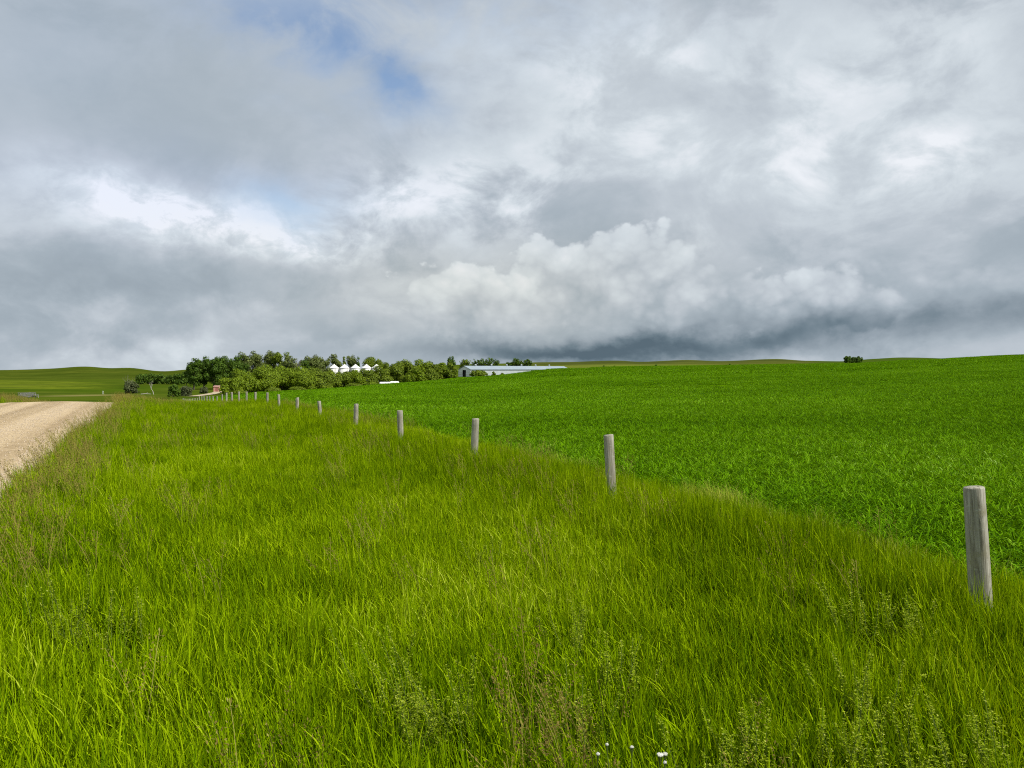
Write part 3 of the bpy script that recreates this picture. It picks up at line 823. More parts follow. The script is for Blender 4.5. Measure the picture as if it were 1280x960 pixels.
for k, (X_, Y_p, h, lab) in enumerate(FLOWERS):
    x, y = hit(X_, Y_p, h + .06); o = thing('wild_flower', lab, 'flower', (x, y, gz(x, y)), 0, 'white wild flowers at the bottom edge')
    a, b = yarrow(k, h + .06); link('stem', a, o); link('flower_head', b, o)

# ------------------------------------------------------------------ trees and bushes
def rand_dir(q, n):
    d = q.normal(0, 1, (n, 3)); return d / np.linalg.norm(d, axis=1)[:, None]
def crown(q, w, h, z0, shape, leaf, dens, gap):
    if shape == 'bush':
        nl = int(q.integers(17, 23)); d = rand_dir(q, nl * 4); d = d[d[:, 2] > -.15][:nl]
        f = q.uniform(.55, .86, (len(d), 1)); c = d * f * np.array([w / 2, w / 2, h * .80]); c[:, 2] += h * .16
        rr = w * q.uniform(.14, .24, len(d)); sq = .85
    elif shape == 'tree':
        nl = int(q.integers(36, 48)); d = rand_dir(q, nl); f = q.uniform(.30, .98, (nl, 1)) 
        d[:, 2] = np.sign(d[:, 2]) * np.abs(d[:, 2]) ** .65; c = d * f * np.array([w / 2, w / 2, (h - z0) / 2]); c[:, 2] += z0 + (h - z0) / 2
        rr = w * np.where(f[:, 0] > .68, q.uniform(.08, .17, nl), q.uniform(.15, .24, nl)); sq = 1.1
    else:                                     # narrow, pointed
        nl = 22; zz = q.random(nl) ** 1.2; a = q.random(nl) * 6.283; ra = (1 - zz) * w * .36 * q.uniform(.3, 1, nl)
        c = np.stack([ra * np.cos(a), ra * np.sin(a), z0 + zz * (h - z0) * .93], 1); rr = w * (.10 + .12 * (1 - zz)); sq = 1.3
    P, Nn = [], []
    for ci, ri in zip(c, rr):
        n = max(24, int(dens * 4.6 * (ri / leaf) ** 2)); d = rand_dir(q, n); keep = (d[:, 2] > -.35) | (q.random(n) < .45); d = d[keep]
        r_ = ri * q.uniform(.62, 1.12, (len(d), 1)) * (1 - gap * .3 * q.random((len(d), 1)))
        P.append(ci + d * r_ * np.array([1, 1, sq])); Nn.append(d * .9 + q.normal(0, .27, d.shape) + np.array([0, 0, .25]))
    P = np.concatenate(P); Nn = np.concatenate(Nn); Nn /= np.linalg.norm(Nn, axis=1)[:, None]
    k = (P[:, 2] > .05); P, Nn = P[k], Nn[k]
    n = len(P); t1 = np.cross(Nn, rand_dir(q, n)); t1 /= np.linalg.norm(t1, axis=1)[:, None] + 1e-9; t2 = np.cross(Nn, t1)
    s = leaf * q.uniform(.45, 1.0, (n, 1))
    V = np.stack([P - t1 * s * .9, P + t2 * s * q.uniform(.4, .8, (n, 1)), P + t1 * s * q.uniform(.7, 1.2, (n, 1)), P - t2 * s * q.uniform(.4, .8, (n, 1))], 1)
    V += q.normal(0, leaf * .12, V.shape)
    tint = np.repeat(q.beta(4, 4, n), 4)
    return V.reshape(-1, 3), np.arange(n * 4).reshape(-1, 4), tint, c

def branch(mb, q, p, d, L, r, depth, spread=.55):
    pts = [p]; rr = [r]
    for i in range(4):
        d = (d + Vector((q.normal(0, .12), q.normal(0, .12), q.normal(.04, .08)))).normalized(); pts.append(pts[-1] + d * L / 4); rr.append(r * (1 - .16 * (i + 1)))
    mb.tube(pts, rr, 6)
    if depth:
        for _ in range(int(q.integers(3, 5))):
            i = int(q.integers(2, 5)); a = q.random() * 6.283
            e = (d + Vector((math.cos(a), math.sin(a), .25)) * spread * q.uniform(.8, 1.5)).normalized()
            branch(mb, q, pts[i], e, L * q.uniform(.5, .75), rr[i] * .62, depth - 1, spread)

SEEDC = [900]
def plant(name, label, cat_, group, Xc, Ytop, t, wpx, mat, shape='tree', z0f=.18, leaf=None, dens=3.2, gap=.3, Ybase=None, hmin=1.0):
    SEEDC[0] += 1; q = np.random.default_rng(SEEDC[0])
    x = (Xc - 640) / F * t; zg = gz(x, t); w = wpx / F * t
    ztop = EYE + (HOR - Ytop) / F * t; h = max(hmin, ztop - zg)
    leaf = leaf or min(max(.28, t / 780), w * .10); w *= 1.1
    o = thing(name, label, cat_, (x, t, zg), 0, group)
    V, Fc, tint, c = crown(q, w, h, h * z0f, shape, leaf, dens, gap)
    V[:, 2] *= h / np.percentile(V[:, 2], 99.7)
    mb = MB(); tr = max(.05, h * .022)
    if shape == 'bush':
        for i in range(5):
            e = c[i] * np.array([1, 1, .8]); a = Vector((q.normal(0, .1), q.normal(0, .1), -.15))
            mb.tube([a, a.lerp(Vector(e), .5) + Vector((0, 0, h * .08)), Vector(e)], [tr, tr * .7, tr * .3], 6)
    else:
        top = Vector((q.normal(0, w * .04), q.normal(0, w * .04), h * .82))
        mb.tube([Vector((0, 0, -.2)), top * .35 + Vector((q.normal(0, .1), 0, 0)), top * .7, top], [tr * 1.25, tr, tr * .6, tr * .15], 8)
        for i in range(min(len(c), 9)):
            f = q.uniform(.2, .6); s = top * f; e = Vector(c[i])
            mb.tube([s, s.lerp(e, .55) + Vector((0, 0, -.03 * h)), e], [tr * .5, tr * .3, tr * .1], 5)
    link('trunk', mb.mesh('trunk', BARK), o)
    link('crown', mk_mesh('crown', V, Fc, TREES[mat], tint), o)
    return o

GD = 'dark trees at the left end of the farmstead'
for X_, Yt, w_, t, lab in (
 (242, 448.5, 21, 318, 'dark green tree at the left end of the wood by the track'),
 (255, 447, 24, 326, 'dark green tree, second from the left end of the wood'),
 (268, 447.5, 24, 322, 'dark green tree directly behind the small red shed'),
 (283, 446, 26, 335, 'broad dark tree over the left end of the pale bushes'),
 (297, 445.5, 24, 338, 'dark tree where the dark wood meets the taller grey-green trees')):
    plant('dark_tree', lab, 'tree', GD, X_, Yt, t, w_, 'dark', 'tree', .04, dens=4.2)
GG = 'tall grey-green trees behind the bushes'
for X_, Yt, w_, t, mt, sh, lab in (
 (306, 441, 22, 355, 'grey', 'tree', 'tall grey-green tree, leftmost of the high row behind the bushes'),
 (321, 439.5, 24, 360, 'grey', 'tree', 'tall grey-green tree just left of the gap of sky in the high row'),
 (337, 439, 24, 362, 'grey', 'tree', 'highest grey-green tree just right of the gap of sky'),
 (351, 440.5, 24, 358, 'olive', 'tree', 'full green tree, second right of the gap of sky'),
 (364, 445, 20, 352, 'grey', 'tree', 'thin grey-green tree beside the bare pinkish twigs'),
 (379, 449.5, 15, 356, 'dark', 'tree', 'small dark tree just right of the bare twigs'),
 (393, 444.5, 22, 370, 'grey', 'tree', 'grey-green tree left of the white bins, with a feathery top'),
 (406, 447, 18, 380, 'grey', 'tree', 'grey-green tree behind the left of the first white bin'),
 (418, 443, 18, 425, 'grey', 'tree', 'high feathery tree rising behind the first white bin'),
 (430, 446, 14, 428, 'olive', 'conifer', 'pointed tree behind the second white bin'),
 (439, 444.5, 16, 430, 'grey', 'tree', 'grey-green tree between the second and third white bins'),
 (448, 446, 11, 430, 'dark', 'conifer', 'narrow dark pointed tree behind the third white bin'),
 (462, 446.5, 24, 428, 'olive', 'tree', 'round green tree behind the fourth white bin'),
 (477, 449.5, 20, 420, 'olive', 'tree', 'green tree behind the right of the last white bin')):
    plant('tall_tree', lab, 'tree', GG, X_, Yt, t, w_, mt, sh, .12, dens=3.0)
GB = 'rounded bushes along the far edge of the crop'
for X_, Yt, w_, t, mt, lab in (
 (289, 472, 26, 238, 'lime', 'lowest lime-olive bush at the left end of the row by the red shed'),
 (305, 462, 34, 246, 'lime', 'lime-olive bush stepping up at the left end of the row'),
 (328, 456.5, 42, 254, 'lime', 'largest domed lime-olive bush left in the row'),
 (352, 458, 38, 262, 'lime', 'domed lime-olive bush right of the largest one'),
 (374, 459, 40, 266, 'lime', 'lime-olive bush below the bare twigs'),
 (395, 460, 38, 272, 'olive', 'green bush between the bare twigs and the white bins'),
 (412, 463.3, 26, 276, 'olive', 'bush covering the foot of the first white bin'),
 (427, 464.6, 26, 281, 'olive', 'bush covering the foot of the second white bin'),
 (443, 462.6, 26, 285, 'lime', 'bush poking up in front of the third white bin'),
 (459, 461.8, 28, 292, 'olive', 'bush covering the foot of the fourth white bin'),
 (477, 457, 28, 298, 'olive', 'bush hiding the right of the last white bin'),
 (493, 452.5, 30, 312, 'olive', 'tall bush above the left silage bag'),
 (511, 450.5, 28, 318, 'olive', 'tall bush above the right silage bag'),
 (526, 449.5, 26, 324, 'lime', 'highest bush in the right half of the row'),
 (519, 460, 24, 307, 'lime', 'low front bush right of the silage bags'),
 (541, 452.5, 24, 328, 'olive', 'bush, third from the barn'),
 (537, 461, 20, 313, 'olive', 'low front bush, third from the barn'),
 (551, 453.5, 20, 330, 'lime', 'bush, second from the barn'),
 (564.5, 453, 15, 328, 'olive', 'bush touching the left gable end of the barn')):
    plant('rounded_bush', lab, 'bush', GB, X_, Yt, t, w_, mt, 'bush', 0, dens=4.4, gap=.15)
for X_, Yt, w_, t, mt, lab in (
 (300, 489, 14, 232, 'lime', 'small shrub at the foot of the lowest bush near the fence'),
 (341, 488, 18, 242, 'olive', 'small shrub below the largest domed bush'),
 (371, 485.5, 18, 252, 'olive', 'small shrub below the bush with bare twigs behind'),
 (408, 481.5, 16, 261, 'lime', 'small shrub at the crop edge below the first white bin'),
 (444, 478.5, 18, 270, 'olive', 'small shrub at the crop edge below the third white bin'),
 (464, 477, 14, 276, 'lime', 'small shrub at the crop edge left of the silage bags')):
    plant('low_shrub', lab, 'shrub', 'small shrubs at the foot of the bush row', X_, Yt, t, w_, mt, 'bush', 0, dens=4, gap=.2, hmin=1.4)
plant('slender_tree', 'slender sparse tree sticking up above the bushes left of the barn', 'tree', None, 564, 445.3, 345, 11, 'dark', 'tree', .35, dens=2.0)
GH = 'trees standing behind the barn'
for X_, Yt, w_, lab in (
 (581, 449.3, 15, 'round tree behind the gable end of the barn'),
 (593, 448.6, 8, 'narrow tree behind the first roof vent of the barn'),
 (601, 448.3, 13, 'spreading tree behind the barn, third from its gable'),
 (612, 447.5, 13, 'highest tree behind the left half of the barn roof'),
 (619, 449.5, 9, 'low tree right of the highest one behind the barn'),
 (637, 452.5, 12, 'lowest tree behind the barn, half hidden by the roof'),
 (646, 447.8, 12, 'tallest tree of the right cluster behind the barn'),
 (654, 450, 9, 'small tree in the middle of the right cluster behind the barn'),
 (660, 448.8, 10, 'rightmost tree behind the barn roof')):
    plant('background_tree', lab, 'tree', GH, X_, Yt, 470, w_, 'olive' if X_ < 590 else 'dark', 'tree', .25, dens=1.3)
for X_, Yt, w_, t, lab in ((594, 462.8, 15, 324, 'wide bush growing against the long side of the barn'), (603, 463.2, 13, 326, 'bush beside the wide one against the long side of the barn'), (617, 464.2, 5, 318, 'small lone bush in front of the barn roof'), (628, 466.0, 4, 312, 'smallest bush in front of the barn, right of the lone one')):
    plant('barn_bush', lab, 'bush', 'bushes in front of the barn', X_, Yt, t, w_, 'olive', 'bush', 0, dens=4, gap=.2)
for X_, Yt, w_, lab in ((1059, 445, 8.5, 'left tree of the lone dark clump on the right skyline'), (1066, 446.3, 7, 'low middle tree of the lone dark clump on the right skyline'), (1073, 445.4, 9, 'right tree of the lone dark clump on the right skyline')):
    plant('lone_tree', lab, 'tree', 'lone clump of trees on the right skyline', X_, Yt, 655, w_, 'dark', 'tree', .02, dens=5)
for X_, Yt, w_, t, lab in (
 (176, 467.6, 15, 430, 'leftmost dark tree of the low row below the left hills'),
 (189, 466.8, 16, 436, 'second tree of the low row, behind the white dead tree'),
 (202, 467.2, 15, 436, 'third tree of the low row below the left hills'),
 (212, 468.6, 11, 430, 'small fourth tree of the low row below the left hills'),
 (223, 467, 14, 420, 'fifth tree of the low row, just left of the wood'),
 (233, 465, 13, 405, 'tree of the low row touching the dark wood')):
    plant('row_tree', lab, 'tree', 'low row of trees below the left hills', X_, Yt, t, w_, 'dark', 'tree', .0, dens=4)
for X_, Yt, w_, t, mt, lab in (
 (163, 476.0, 18, 250, 'dusty', 'dusty grey-green bush alone in the pasture beyond the road end'),
 (217, 480.5, 14, 205, 'dark', 'dark round bush in the pasture left of the track'),
 (232, 482.5, 17, 212, 'dusty', 'pale olive bush just right of the dark round one'),
 (255, 483, 10, 250, 'dusty', 'small shrub beside the track below the dark wood')):
    plant('pasture_bush', lab, 'bush', 'bushes in the left pasture', X_, Yt, t, w_, mt, 'bush', 0, dens=3.6, gap=.3)
for X_, Yt, w_, lab in ((755, 456.5, 4, 'tiny dark shrub on the far plain, nearest the barn'), (768, 456.8, 3, 'tiny dark shrub, second right of the barn'), (820, 455.2, 4, 'tiny dark shrub on the far plain, third right of the barn'), (912, 454.6, 3, 'tiny dark shrub below the far hill, rightmost of four')):
    plant('far_shrub', lab, 'shrub', 'tiny shrubs on the far plain', X_, Yt, 1100, w_, 'dark', 'bush', 0, dens=3, hmin=2)

def bare_tree(name, label, X_, t, h, mat, r, depth=3, lean=(0, 0)):
    SEEDC[0] += 1; q = np.random.default_rng(SEEDC[0]); x = (X_ - 640) / F * t
    o = thing(name, label, 'tree', (x, t, gz(x, t)))
    mb = MB(); mb.tube([(0, 0, -.2), (lean[0] * .3, 0, h * .2), (lean[0], lean[1], h * .42)], [r * 1.3, r, r * .8], 8)
    link('trunk', mb.mesh('trunk', mat), o)
    br = MB()
    for i in range(4):
        a = i * 1.6 + q.random(); branch(br, q, Vector((lean[0], lean[1], h * .40)), Vector((math.cos(a) * .5, math.sin(a) * .5, 1)).normalized(), h * .34, r * .6, depth - 1)
    link('branches', br.mesh('branches', mat), o)
bare_tree('bare_tree', 'bare leafless grey tree standing behind the dusty bush', 160, 258, 6.2, TWIG, .12)
bare_tree('bare_tree', 'bare bleached white tree leaning in the left pasture', 192, 236, 4.4, DEADWOOD, .085, 3, (-.8, 0))
bare_tree('bare_tree', 'bare pinkish twiggy tree between the grey-green trees', 371, 350, 14.6, TWIG, .2)
def lying(name, label, cat_, X_, t, L, r, mat, rot):
    x = (X_ - 640) / F * t; o = thing(name, label, cat_, (x, t, gz(x, t) + r), rot)
    mb = MB(); mb.tube([(-L / 2, 0, 0), (-L * .1, .1, .1), (L / 2, 0, 0)], [r, r * .9, r * .5], 8); link('log', mb.mesh('log', mat), o)
    m2 = MB(); m2.tube([(-L * .1, .1, .1), (L * .1, .3, .5)], [r * .5, r * .2], 6); link('branch_stub', m2.mesh('branch_stub', mat), o)
lying('fallen_branch', 'bleached white fallen branch lying left of the white dead tree', 'branch', 183, 236, 3.2, .11, DEADWOOD, .2)

# ------------------------------------------------------------------ farm buildings and gear
# five grain bins, one built and copied
def make_bin():
    o = thing('grain_bin', '', 'grain bin', group='white grain bins behind the bushes')
    b = MB(); b.lathe([(2.55, 0), (2.55, 8.0)], 40); link('wall', b.mesh('wall', BIN_W, True), o)
    r = MB(); r.lathe([(2.68, 7.93), (2.68, 8.0), (.45, 9.75)], 40); rf = link('roof', r.mesh('roof', BIN_R), o)
    c = MB(); c.lathe([(.45, 9.75), (.45, 9.95), (.1, 10.1)], 20); link('cap', c.mesh('cap', BIN_R), rf)
    l = MB()
    for s in (-.25, .25): l.tube([(s, -2.66, .3), (s, -2.66, 7.9)], [.03, .03], 5)
    for i in range(22): l.tube([(-.25, -2.66, .5 + i * .34), (.25, -2.66, .5 + i * .34)], [.02, .02], 4)
    link('ladder', l.mesh('ladder', GREYWOOD), o)
    return o
def copy_tree(o, parent=None):
    c = o.copy(); COL.objects.link(c)
    if parent: c.parent = parent
    for ch in list(o.children): copy_tree(ch, c)
    return c
proto = make_bin()
BINS = [(417.6, 'leftmost white grain bin, its cone roof clear of the bushes'), (430.6, 'second white grain bin from the left, showing the most wall'), (444.4, 'middle white grain bin of the five, with a bush before it'), (458.2, 'fourth white grain bin from the left, only its cone roof showing'), (470.6, 'rightmost white grain bin, half hidden by bushes')]
for i, (X_, lab) in enumerate(BINS):
    o = proto if i == 0 else copy_tree(proto)
    t = 400; x = (X_ - 640) / F * t
    o.location = (x, t, EYE + (HOR - 455.3) / F * t - 10.0); o.rotation_euler = (0, 0, .5 + i * .3); o['label'] = lab

# long barn
A0 = Vector(((588.5 - 640) / F * 330, 330, 0)); B0 = Vector(((712 - 640) / F * 376, 376, 0))
dirv = (B0 - A0); LB = dirv.length; WB = 8.0; zb = -1.35; EH = 3.2; RH = 1.45
barn = thing('long_barn', 'long low pale metal barn with a dark doorway in its gable end', 'barn', (A0.x, A0.y, zb), math.atan2(dirv.y, dirv.x))
mb = MB()   # long walls (butted inside the gables)
mb.box((LB / 2, .06, EH / 2), (LB - .3, .12, EH)); mb.box((LB / 2, WB - .06, EH / 2), (LB - .3, .12, EH))
link('wall', mb.mesh('wall', BARN_W), barn)
mb = MB(); d0, d1, dh = 3.1, 5.3, 2.9
mb.box((.0, d0 / 2, EH / 2), (.14, d0, EH)); mb.box((.0, (d1 + WB) / 2, EH / 2), (.14, WB - d1, EH)); mb.box((.0, (d0 + d1) / 2, (dh + EH) / 2), (.14, d1 - d0, EH - dh))
mb.add([(-.07, 0, EH + .003), (-.07, WB, EH + .003), (-.07, WB / 2, EH + RH - .03), (.07, 0, EH + .003), (.07, WB, EH + .003), (.07, WB / 2, EH + RH - .03)], [(0, 2, 1), (3, 4, 5), (0, 1, 4, 3), (1, 2, 5, 4), (2, 0, 3, 5)])
link('gable_wall', mb.mesh('gable_wall', BARN_G), barn)
mb = MB(); mb.add([(LB, 0, 0), (LB, WB, 0), (LB, WB, EH), (LB, WB / 2, EH + RH - .03), (LB, 0, EH), (LB - .12, 0, 0), (LB - .12, WB, 0), (LB - .12, WB, EH), (LB - .12, WB / 2, EH + RH - .03), (LB - .12, 0, EH)],
   [(0, 1, 2, 3, 4), (9, 8, 7, 6, 5), (0, 5, 6, 1), (1, 6, 7, 2), (2, 7, 8, 3), (3, 8, 9, 4), (4, 9, 5, 0)])
link('gable_wall', mb.mesh('gable_wall', BARN_G), barn)
mb = MB(); mb.box((.5, (d0 + d1) / 2, dh / 2), (.08, d1 - d0 + .4, dh + .2)); link('door', mb.mesh('door', DARK), barn)  # near-black panel standing in for the shade inside the opening
mb = MB(); e = .35; sl = RH / (WB / 2); th = .09
for s in (0, 1):
    y0 = -e if s == 0 else WB + e; z0_ = EH - e * sl
    V = [(-.4, y0, z0_ + .02), (LB + .4, y0, z0_ + .02), (LB + .4, WB / 2, EH + RH + .02), (-.4, WB / 2, EH + RH + .02)]
    V += [(a, b, c_ + th) for a, b, c_ in V]
    mb.add(V, [(3,2,1,0),(4,5,6,7),(0,1,5,4),(1,2,6,5),(2,3,7,6),(3,0,4,7)])
roof = link('roof', mb.mesh('roof', BARN_R), barn)
vent = MB(); vent.lathe([(.34, -.15), (.34, .42), (.50, .42), (.50, .50), (.05, .78)], 16); vme = vent.mesh('roof_vent', BARN_W)
for k in range(6): link('roof_vent', vme, roof, loc=(6.5 + k * 9.6, WB / 2, EH + RH + th))

# two white wrapped silage bags at the crop edge
def bag(label, X_, t, L, rot):
    x = (X_ - 640) / F * t; o = thing('silage_bag', label, 'silage bag', (x, t, gz(x, t) + .0), rot, 'white silage bags at the crop edge')
    mb = MB(); V = []; n = 14; m = 14
    pts = []; rad_ = []
    for i in range(m):
        s = i / (m - 1); pts.append((-L / 2 + L * s, .03 * math.sin(9 * s), .62)); rad_.append(.62 * min(1, (math.sin(math.pi * min(max(s, .02), .98)) * 3.5) ** .5) * (1 + .03 * math.sin(17 * s)))
    mb.tube(pts, rad_, n); link('body', mb.mesh('body', WHITE, True), o)
    k = MB(); k.tube([(L / 2 - .05, 0, .60), (L / 2 + .25, 0, .5)], [.14, .2], 8); link('tied_end', k.mesh('tied_end', WHITE), o)
bag('longer white silage bag lying at the crop edge, the left one of two', 481.2, 283, 4.2, .20)
bag('shorter white silage bag lying higher at the crop edge, the right one of two', 493.0, 289, 3.5, .24)

# small red shed at the end of the track
x, y = world(271, 286); sh = thing('small_shed', 'small faded red shed at the top of the dirt track by the wood', 'shed', (x, y, gz(x, y) - .05), .15)
mb = MB(); mb.box((0, 0, 1.05), (2.0, 2.0, 2.1)); link('wall', mb.mesh('wall', RED), sh)
mb = MB(); mb.box((0, .0, 2.2), (2.3, 2.4, .14), Matrix.Rotation(.08, 3, 'X')); link('roof', mb.mesh('roof', plain('pale_red_roof', (.62, .36, .30), .7)), sh)
mb = MB(); mb.box((.2, -1.025, .95), (.85, .05, 1.8)); dd = link('door', mb.mesh('door', plain('dull_red_door', (.30, .12, .09), .7)), sh)
mb = MB(); mb.box((-.12, -1.07, .95), (.06, .04, .16)); link('handle', mb.mesh('handle', DARK), dd)

# weathered timber corral left
x, y = world(35, 196); pen = thing('timber_pen', 'collapsed grey timber pen standing in the left pasture beyond the road', 'cattle pen', (x, y, gz(x, y)), .05)
q = np.random.default_rng(77)
for k in range(8):
    mb = MB(); xx = -2.5 + k * .72; mb.tube([(xx, 0, -.2), (xx + q.normal(0, .12), q.normal(0, .1), q.uniform(.9, 1.5))], [.09, .07], 7); link('post', mb.mesh('post', GREYWOOD), pen)
for k in range(7):
    mb = MB(); z = .25 + .17 * k; a = q.uniform(-2.5, -1.6); b = q.uniform(1.4, 2.6)
    mb.box(((a + b) / 2, -.12 - .02 * k, z), (b - a, .05, .12), Matrix.Rotation(q.normal(0, .05), 3, 'Y')); link('rail', mb.mesh('rail', GREYWOOD), pen)
for k in range(5):
    mb = MB(); mb.box((q.uniform(-2, 2), -.5 + q.normal(0, .2), .3 + .1 * k), (q.uniform(1, 2), .2, .05), Matrix.Rotation(q.normal(0, .25), 3, 'Y')); link('loose_plank', mb.mesh('loose_plank', GREYWOOD), pen)
x, y = world(128.5, 240); mk = thing('marker_post', 'tiny white marker post alone in the left pasture', 'marker post', (x, y, gz(x, y)))
mb = MB(); mb.tube([(0, 0, -.2), (0, 0, .75)], [.08, .08], 10); link('pole', mb.mesh('pole', WHITE), mk)
mb = MB(); mb.tube([(0, 0, .75), (0, 0, .95), (0, 0, 1.0)], [.11, .11, .05], 10); link('cap', mb.mesh('cap', WHITE), mk)

# ------------------------------------------------------------------ sky
w_ = bpy.data.worlds.new('World'); scene.cycles.filter_width = 1.1; scene.world = w_; w_.use_nodes = True
w_.cycles.sampling_method = 'MANUAL'; w_.cycles.sample_map_resolution = 256
N = NT(w_.node_tree); w_.node_tree.nodes.clear()
tc = N.n('ShaderNodeTexCoord').outputs['Generated']; sp = N.n('ShaderNodeSeparateXYZ'); N.L.new(tc, sp.inputs[0])
dx, dy, dz = sp.outputs
az = N.m('ARCTAN2', dx, dy); el = N.m('ARCSINE', dz)
GA = N.m('MULTIPLY', az, F / 100.0); GE = N.m('MULTIPLY', el, F / 100.0)      # hundreds of photo pixels at the centre
def an(kx, ky, seed, det=7, rough=.55, dist=0.0): return N.noise(N.vec(N.m('MULTIPLY', GA, kx), N.m('MULTIPLY', GE, ky), seed), 1.0, det, rough, dist)
wx1 = N.m('SUBTRACT', an(.55, .75, 3.1, 6, .6), .5); wy1 = N.m('SUBTRACT', an(.55, .75, 9.7, 6, .6), .5)
WA = N.m('ADD', GA, N.m('MULTIPLY', wx1, 1.5)); WE = N.m('ADD', GE, N.m('MULTIPLY', wy1, 1.0))
def conv(X, Y):
    a = math.atan((X - 640) / F); e = math.atan((HOR - Y) / F * math.cos(a)); return a * F / 100, e * F / 100
def shape(X, Y, rx, ry, rot=0.0, wa=None, we=None):
    """squared elliptical distance from a point of the sky, with ragged coordinates"""
    ca, ce = conv(X, Y); a = N.m('SUBTRACT', wa or WA, ca); e = N.m('SUBTRACT', we or WE, ce)
    c_, s_ = math.cos(rot), math.sin(rot)
    p = N.m('DIVIDE', N.m('ADD', N.m('MULTIPLY', a, c_), N.m('MULTIPLY', e, s_)), rx / 100)
    q = N.m('DIVIDE', N.m('SUBTRACT', N.m('MULTIPLY', e, c_), N.m('MULTIPLY', a, s_)), ry / 100)
    return N.m('ADD', N.m('MULTIPLY', p, p), N.m('MULTIPLY', q, q)), q
def gauss(*a, **k): return N.m('POWER', 2.718, N.m('MULTIPLY', shape(*a, **k)[0], -1.0))

n_soft = an(.22, .42, 1.3, 5, .5); n_mid = an(.75, 1.15, 5.5, 9, .58, .35); n_fine = an(2.2, 3.0, 8.8, 8, .62, .3)
n_big = an(.38, .62, 14.2, 8, .55, .4)
def cen(n): return N.m('SUBTRACT', n, .5)
def mul(a, b): return N.m('MULTIPLY', a, b)
def add(*q):
    r = q[0]
    for k in q[1:]: r = N.m('ADD', r, k)
    return r
# the right and the middle of the sky are mottled, the upper left is one smooth grey sheet
rough_w = N.m('SUBTRACT', 1.0, mul(gauss(150, 130, 400, 110), .75))
puff = N.ss(n_mid, .44, .60); puff2 = N.ss(n_big, .42, .58)
Lm = add(.752, mul(cen(n_soft), .14), mul(rough_w, add(mul(cen(puff), .045), mul(cen(puff2), .06), mul(cen(n_mid), .13), mul(cen(n_fine), .08))))
def addg(amp, *a, tex=None):
    global Lm
    g = mul(gauss(*a), amp)
    Lm = N.m('ADD', Lm, g if tex is None else mul(g, tex))
wisp = N.ss(n_mid, .36, .58); wispf = N.m('ADD', .45, mul(N.ss(n_fine, .36, .62), .75))
addg(-.04, 240, 150, 330, 75, 0.0)
addg(-.03, 40, 60, 160, 120)
addg(.045, 960, 130, 380, 190)
addg(.09, 830, 105, 95, 62, .5, tex=wisp)
addg(.08, 700, 85, 75, 50, tex=wisp)
addg(.06, 1120, 60, 170, 60, .5, tex=wisp)
addg(.15, 1142, 205, 46, 28, tex=wisp)
addg(.08, 1010, 205, 130, 40, tex=wisp)
addg(-.025, 1180, 280, 150, 40)

addg(.17, 262, 292, 125, 26, -.12, tex=wispf)
addg(.14, 392, 304, 110, 22, -.05, tex=wispf)
addg(.13, 182, 262, 75, 26, -.3, tex=wispf)
addg(.15, 575, 235, 130, 52, .22, tex=wisp)
addg(.12, 470, 262, 80, 44, .1, tex=wisp)
addg(.10, 640, 250, 60, 40, .1, tex=wisp)
addg(-.03, 60, 400, 200, 16)
addg(.05, 70, 425, 160, 16, tex=wisp)
addg(.04, 340, 420, 140, 22, tex=wisp)
# cumulus: crisp billowing upper edges, soft grey feet
def vor(k, seed):
    nd = N.n('ShaderNodeTexVoronoi', feature='F1', voronoi_dimensions='3D')
    nd.inputs['Scale'].default_value = 1.0
    if 'Detail' in nd.inputs: nd.inputs['Detail'].default_value = 2.0; nd.inputs['Roughness'].default_value = .55
    N.L.new(N.vec(mul(N.m('ADD', GA, mul(wx1, .5)), k), mul(N.m('ADD', GE, mul(wy1, .5)), k * 1.15), seed), nd.inputs['Vector'])
    return nd.outputs['Distance']
bil = N.m('SUBTRACT', .5, vor(2.4, 4.0))          # rounded heads
bx_ = cen(an(1.3, 1.5, 21.0, 8, .6)); by_ = cen(an(1.3, 1.5, 33.0, 8, .6))
CA = add(GA, mul(bx_, .75)); CE = add(GE, mul(by_, .70))
def cumulus(X, Y, rx, ry, top, foot, soft=.25, bump_=.55, strength=1.0):
    global Lm
    d, q = shape(X, Y, rx, ry, 0, CA, CE)
    edge = add(1.0, mul(d, -1.0), mul(bil, bump_))
    up = N.ss(add(q, mul(bil, .5)), -1.0, .6)
    mk = mul(mul(N.ss(edge, 0.0, soft), N.ss(q, -1.0, -.1)), strength)
    val = add(foot, mul(up, top - foot), mul(cen(n_mid), .16), mul(bil, .07), mul(bx_, .10), mul(cen(n_fine), .07))
    Lm = N.m('ADD', mul(Lm, N.m('SUBTRACT', 1.0, mk)), mul(val, mk))
cumulus(120, 345, 270, 52, .655, .62, 1.1, .35, .8)
cumulus(340, 352, 150, 48, .71, .66, 1.1, .4, .65)
cumulus(1060, 350, 130, 44, .79, .68, .7, .5, .85)
cumulus(1220, 362, 120, 36, .78, .68, .8, .5, .8)
cumulus(775, 366, 145, 90, .87, .745, .24)
cumulus(690, 338, 60, 52, .875, .79, .24)
cumulus(880, 384, 130, 60, .85, .70, .30)
cumulus(995, 384, 140, 52, .85, .69, .32)
cumulus(590, 376, 110, 58, .875, .76, .22)
cumulus(430, 412, 95, 34, .76, .70, .9)
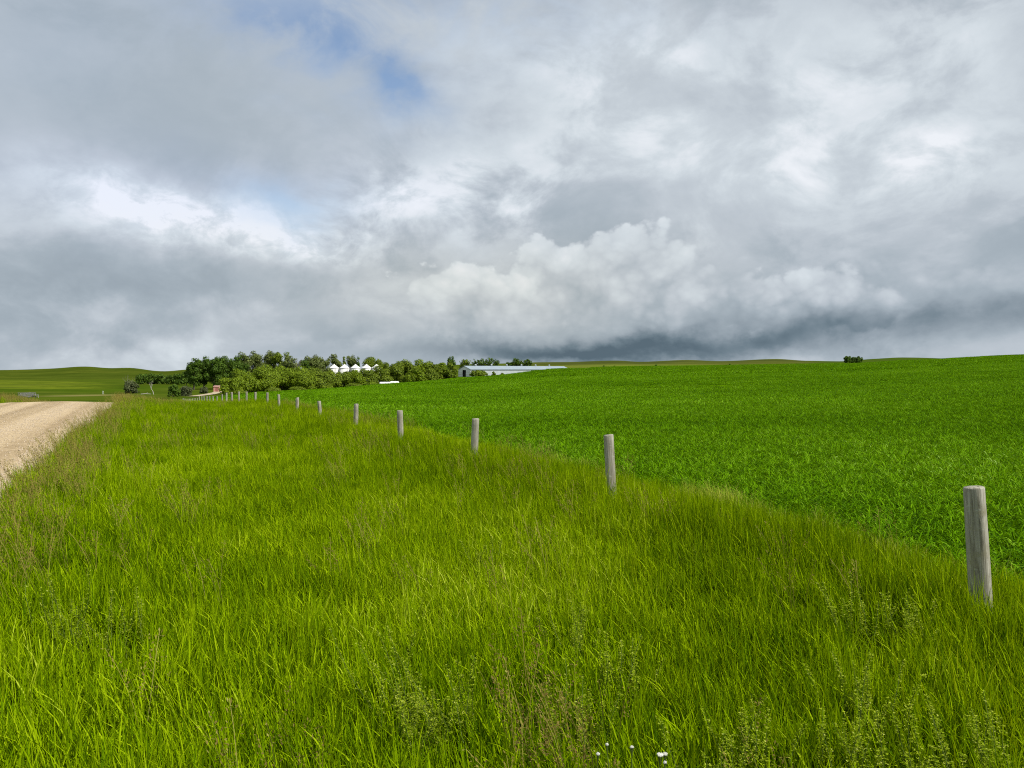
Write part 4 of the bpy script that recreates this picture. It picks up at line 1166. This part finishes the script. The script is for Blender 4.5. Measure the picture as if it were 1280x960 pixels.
# the heavy dark base along the horizon
addg(-.27, 725, 442, 200, 17, .0)
addg(-.11, 950, 434, 230, 20, .04)
addg(-.13, 1210, 398, 190, 17, .08)
addg(-.08, 900, 446, 360, 16)
addg(-.06, 1080, 420, 320, 40)
addg(.16, 665, 452, 70, 6)
addg(.05, 1150, 440, 170, 12, tex=wisp)
Lm = N.m('MAXIMUM', N.m('MINIMUM', Lm, .96), .36)
STOPS = [(.34, (84, 102, 115)), (.46, (112, 129, 141)), (.58, (144, 157, 168)), (.68, (167, 179, 189)), (.76, (189, 198, 207)), (.85, (211, 220, 227)), (.96, (238, 242, 248))]
ccol = N.ramp(Lm, [(p, lin(c)) for p, c in STOPS])
warm = N.m('MULTIPLY', gauss(600, 365, 240, 70), .8)
ccol = mixc(N, warm, ccol, mixc(N, 1.0, ccol, (1.04, 1.0, .91), 'MULTIPLY'))
lav = N.m('MULTIPLY', gauss(230, 240, 300, 55), .8)
ccol = mixc(N, lav, ccol, mixc(N, 1.0, ccol, (.96, .985, 1.07), 'MULTIPLY'))
# openings to the blue
open_ = N.ss(n_mid, .36, .60)
hole = add(mul(mul(gauss(412, 72, 115, 56, -.30), .85), N.m('ADD', .25, mul(open_, .6))), mul(gauss(484, 118, 46, 22, -.45), .8),
           mul(mul(gauss(362, 262, 60, 28), .6), open_), mul(mul(gauss(480, 0, 280, 60), .5), open_), mul(gauss(60, 60, 120, 70), .12))
hole = N.m('MINIMUM', N.m('MAXIMUM', hole, 0.0), .95)
sky = N.n('ShaderNodeTexSky', sky_type='NISHITA', sun_disc=False, sun_elevation=SUN_EL, sun_rotation=SUN_ROT)
bg1 = N.n('ShaderNodeBackground'); N.L.new(sky.outputs[0], bg1.inputs[0]); bg1.inputs[1].default_value = .14
bg2 = N.n('ShaderNodeBackground'); N.L.new(ccol, bg2.inputs[0]); bg2.inputs[1].default_value = 1.0 / 2 ** EXPO
ms = N.n('ShaderNodeMixShader'); N.L.new(hole, ms.inputs[0]); N.L.new(bg2.outputs[0], ms.inputs[1]); N.L.new(bg1.outputs[0], ms.inputs[2])
ow = N.n('ShaderNodeOutputWorld'); N.L.new(ms.outputs[0], ow.inputs[0])

sd = bpy.data.lights.new('sun', 'SUN'); sd.energy = SUN_STRENGTH; sd.angle = R(1.2); sd.color = (1.0, .955, .88)
so = bpy.data.objects.new('sun', sd); COL.objects.link(so)
ds = Vector((math.sin(SUN_ROT) * math.cos(SUN_EL), math.cos(SUN_ROT) * math.cos(SUN_EL), math.sin(SUN_EL)))
so.rotation_euler = ds.to_track_quat('Z', 'Y').to_euler(); so.location = (20, -20, 40)

vs_ = scene.view_settings; vs_.view_transform = 'Standard'; vs_.look = 'None'; vs_.exposure = EXPO; vs_.gamma = 1; vs_.use_curve_mapping = False
cy = scene.cycles
cy.max_bounces = 8; cy.diffuse_bounces = 2; cy.glossy_bounces = 2; cy.transmission_bounces = 4; cy.transparent_max_bounces = 8
cy.use_denoising = False
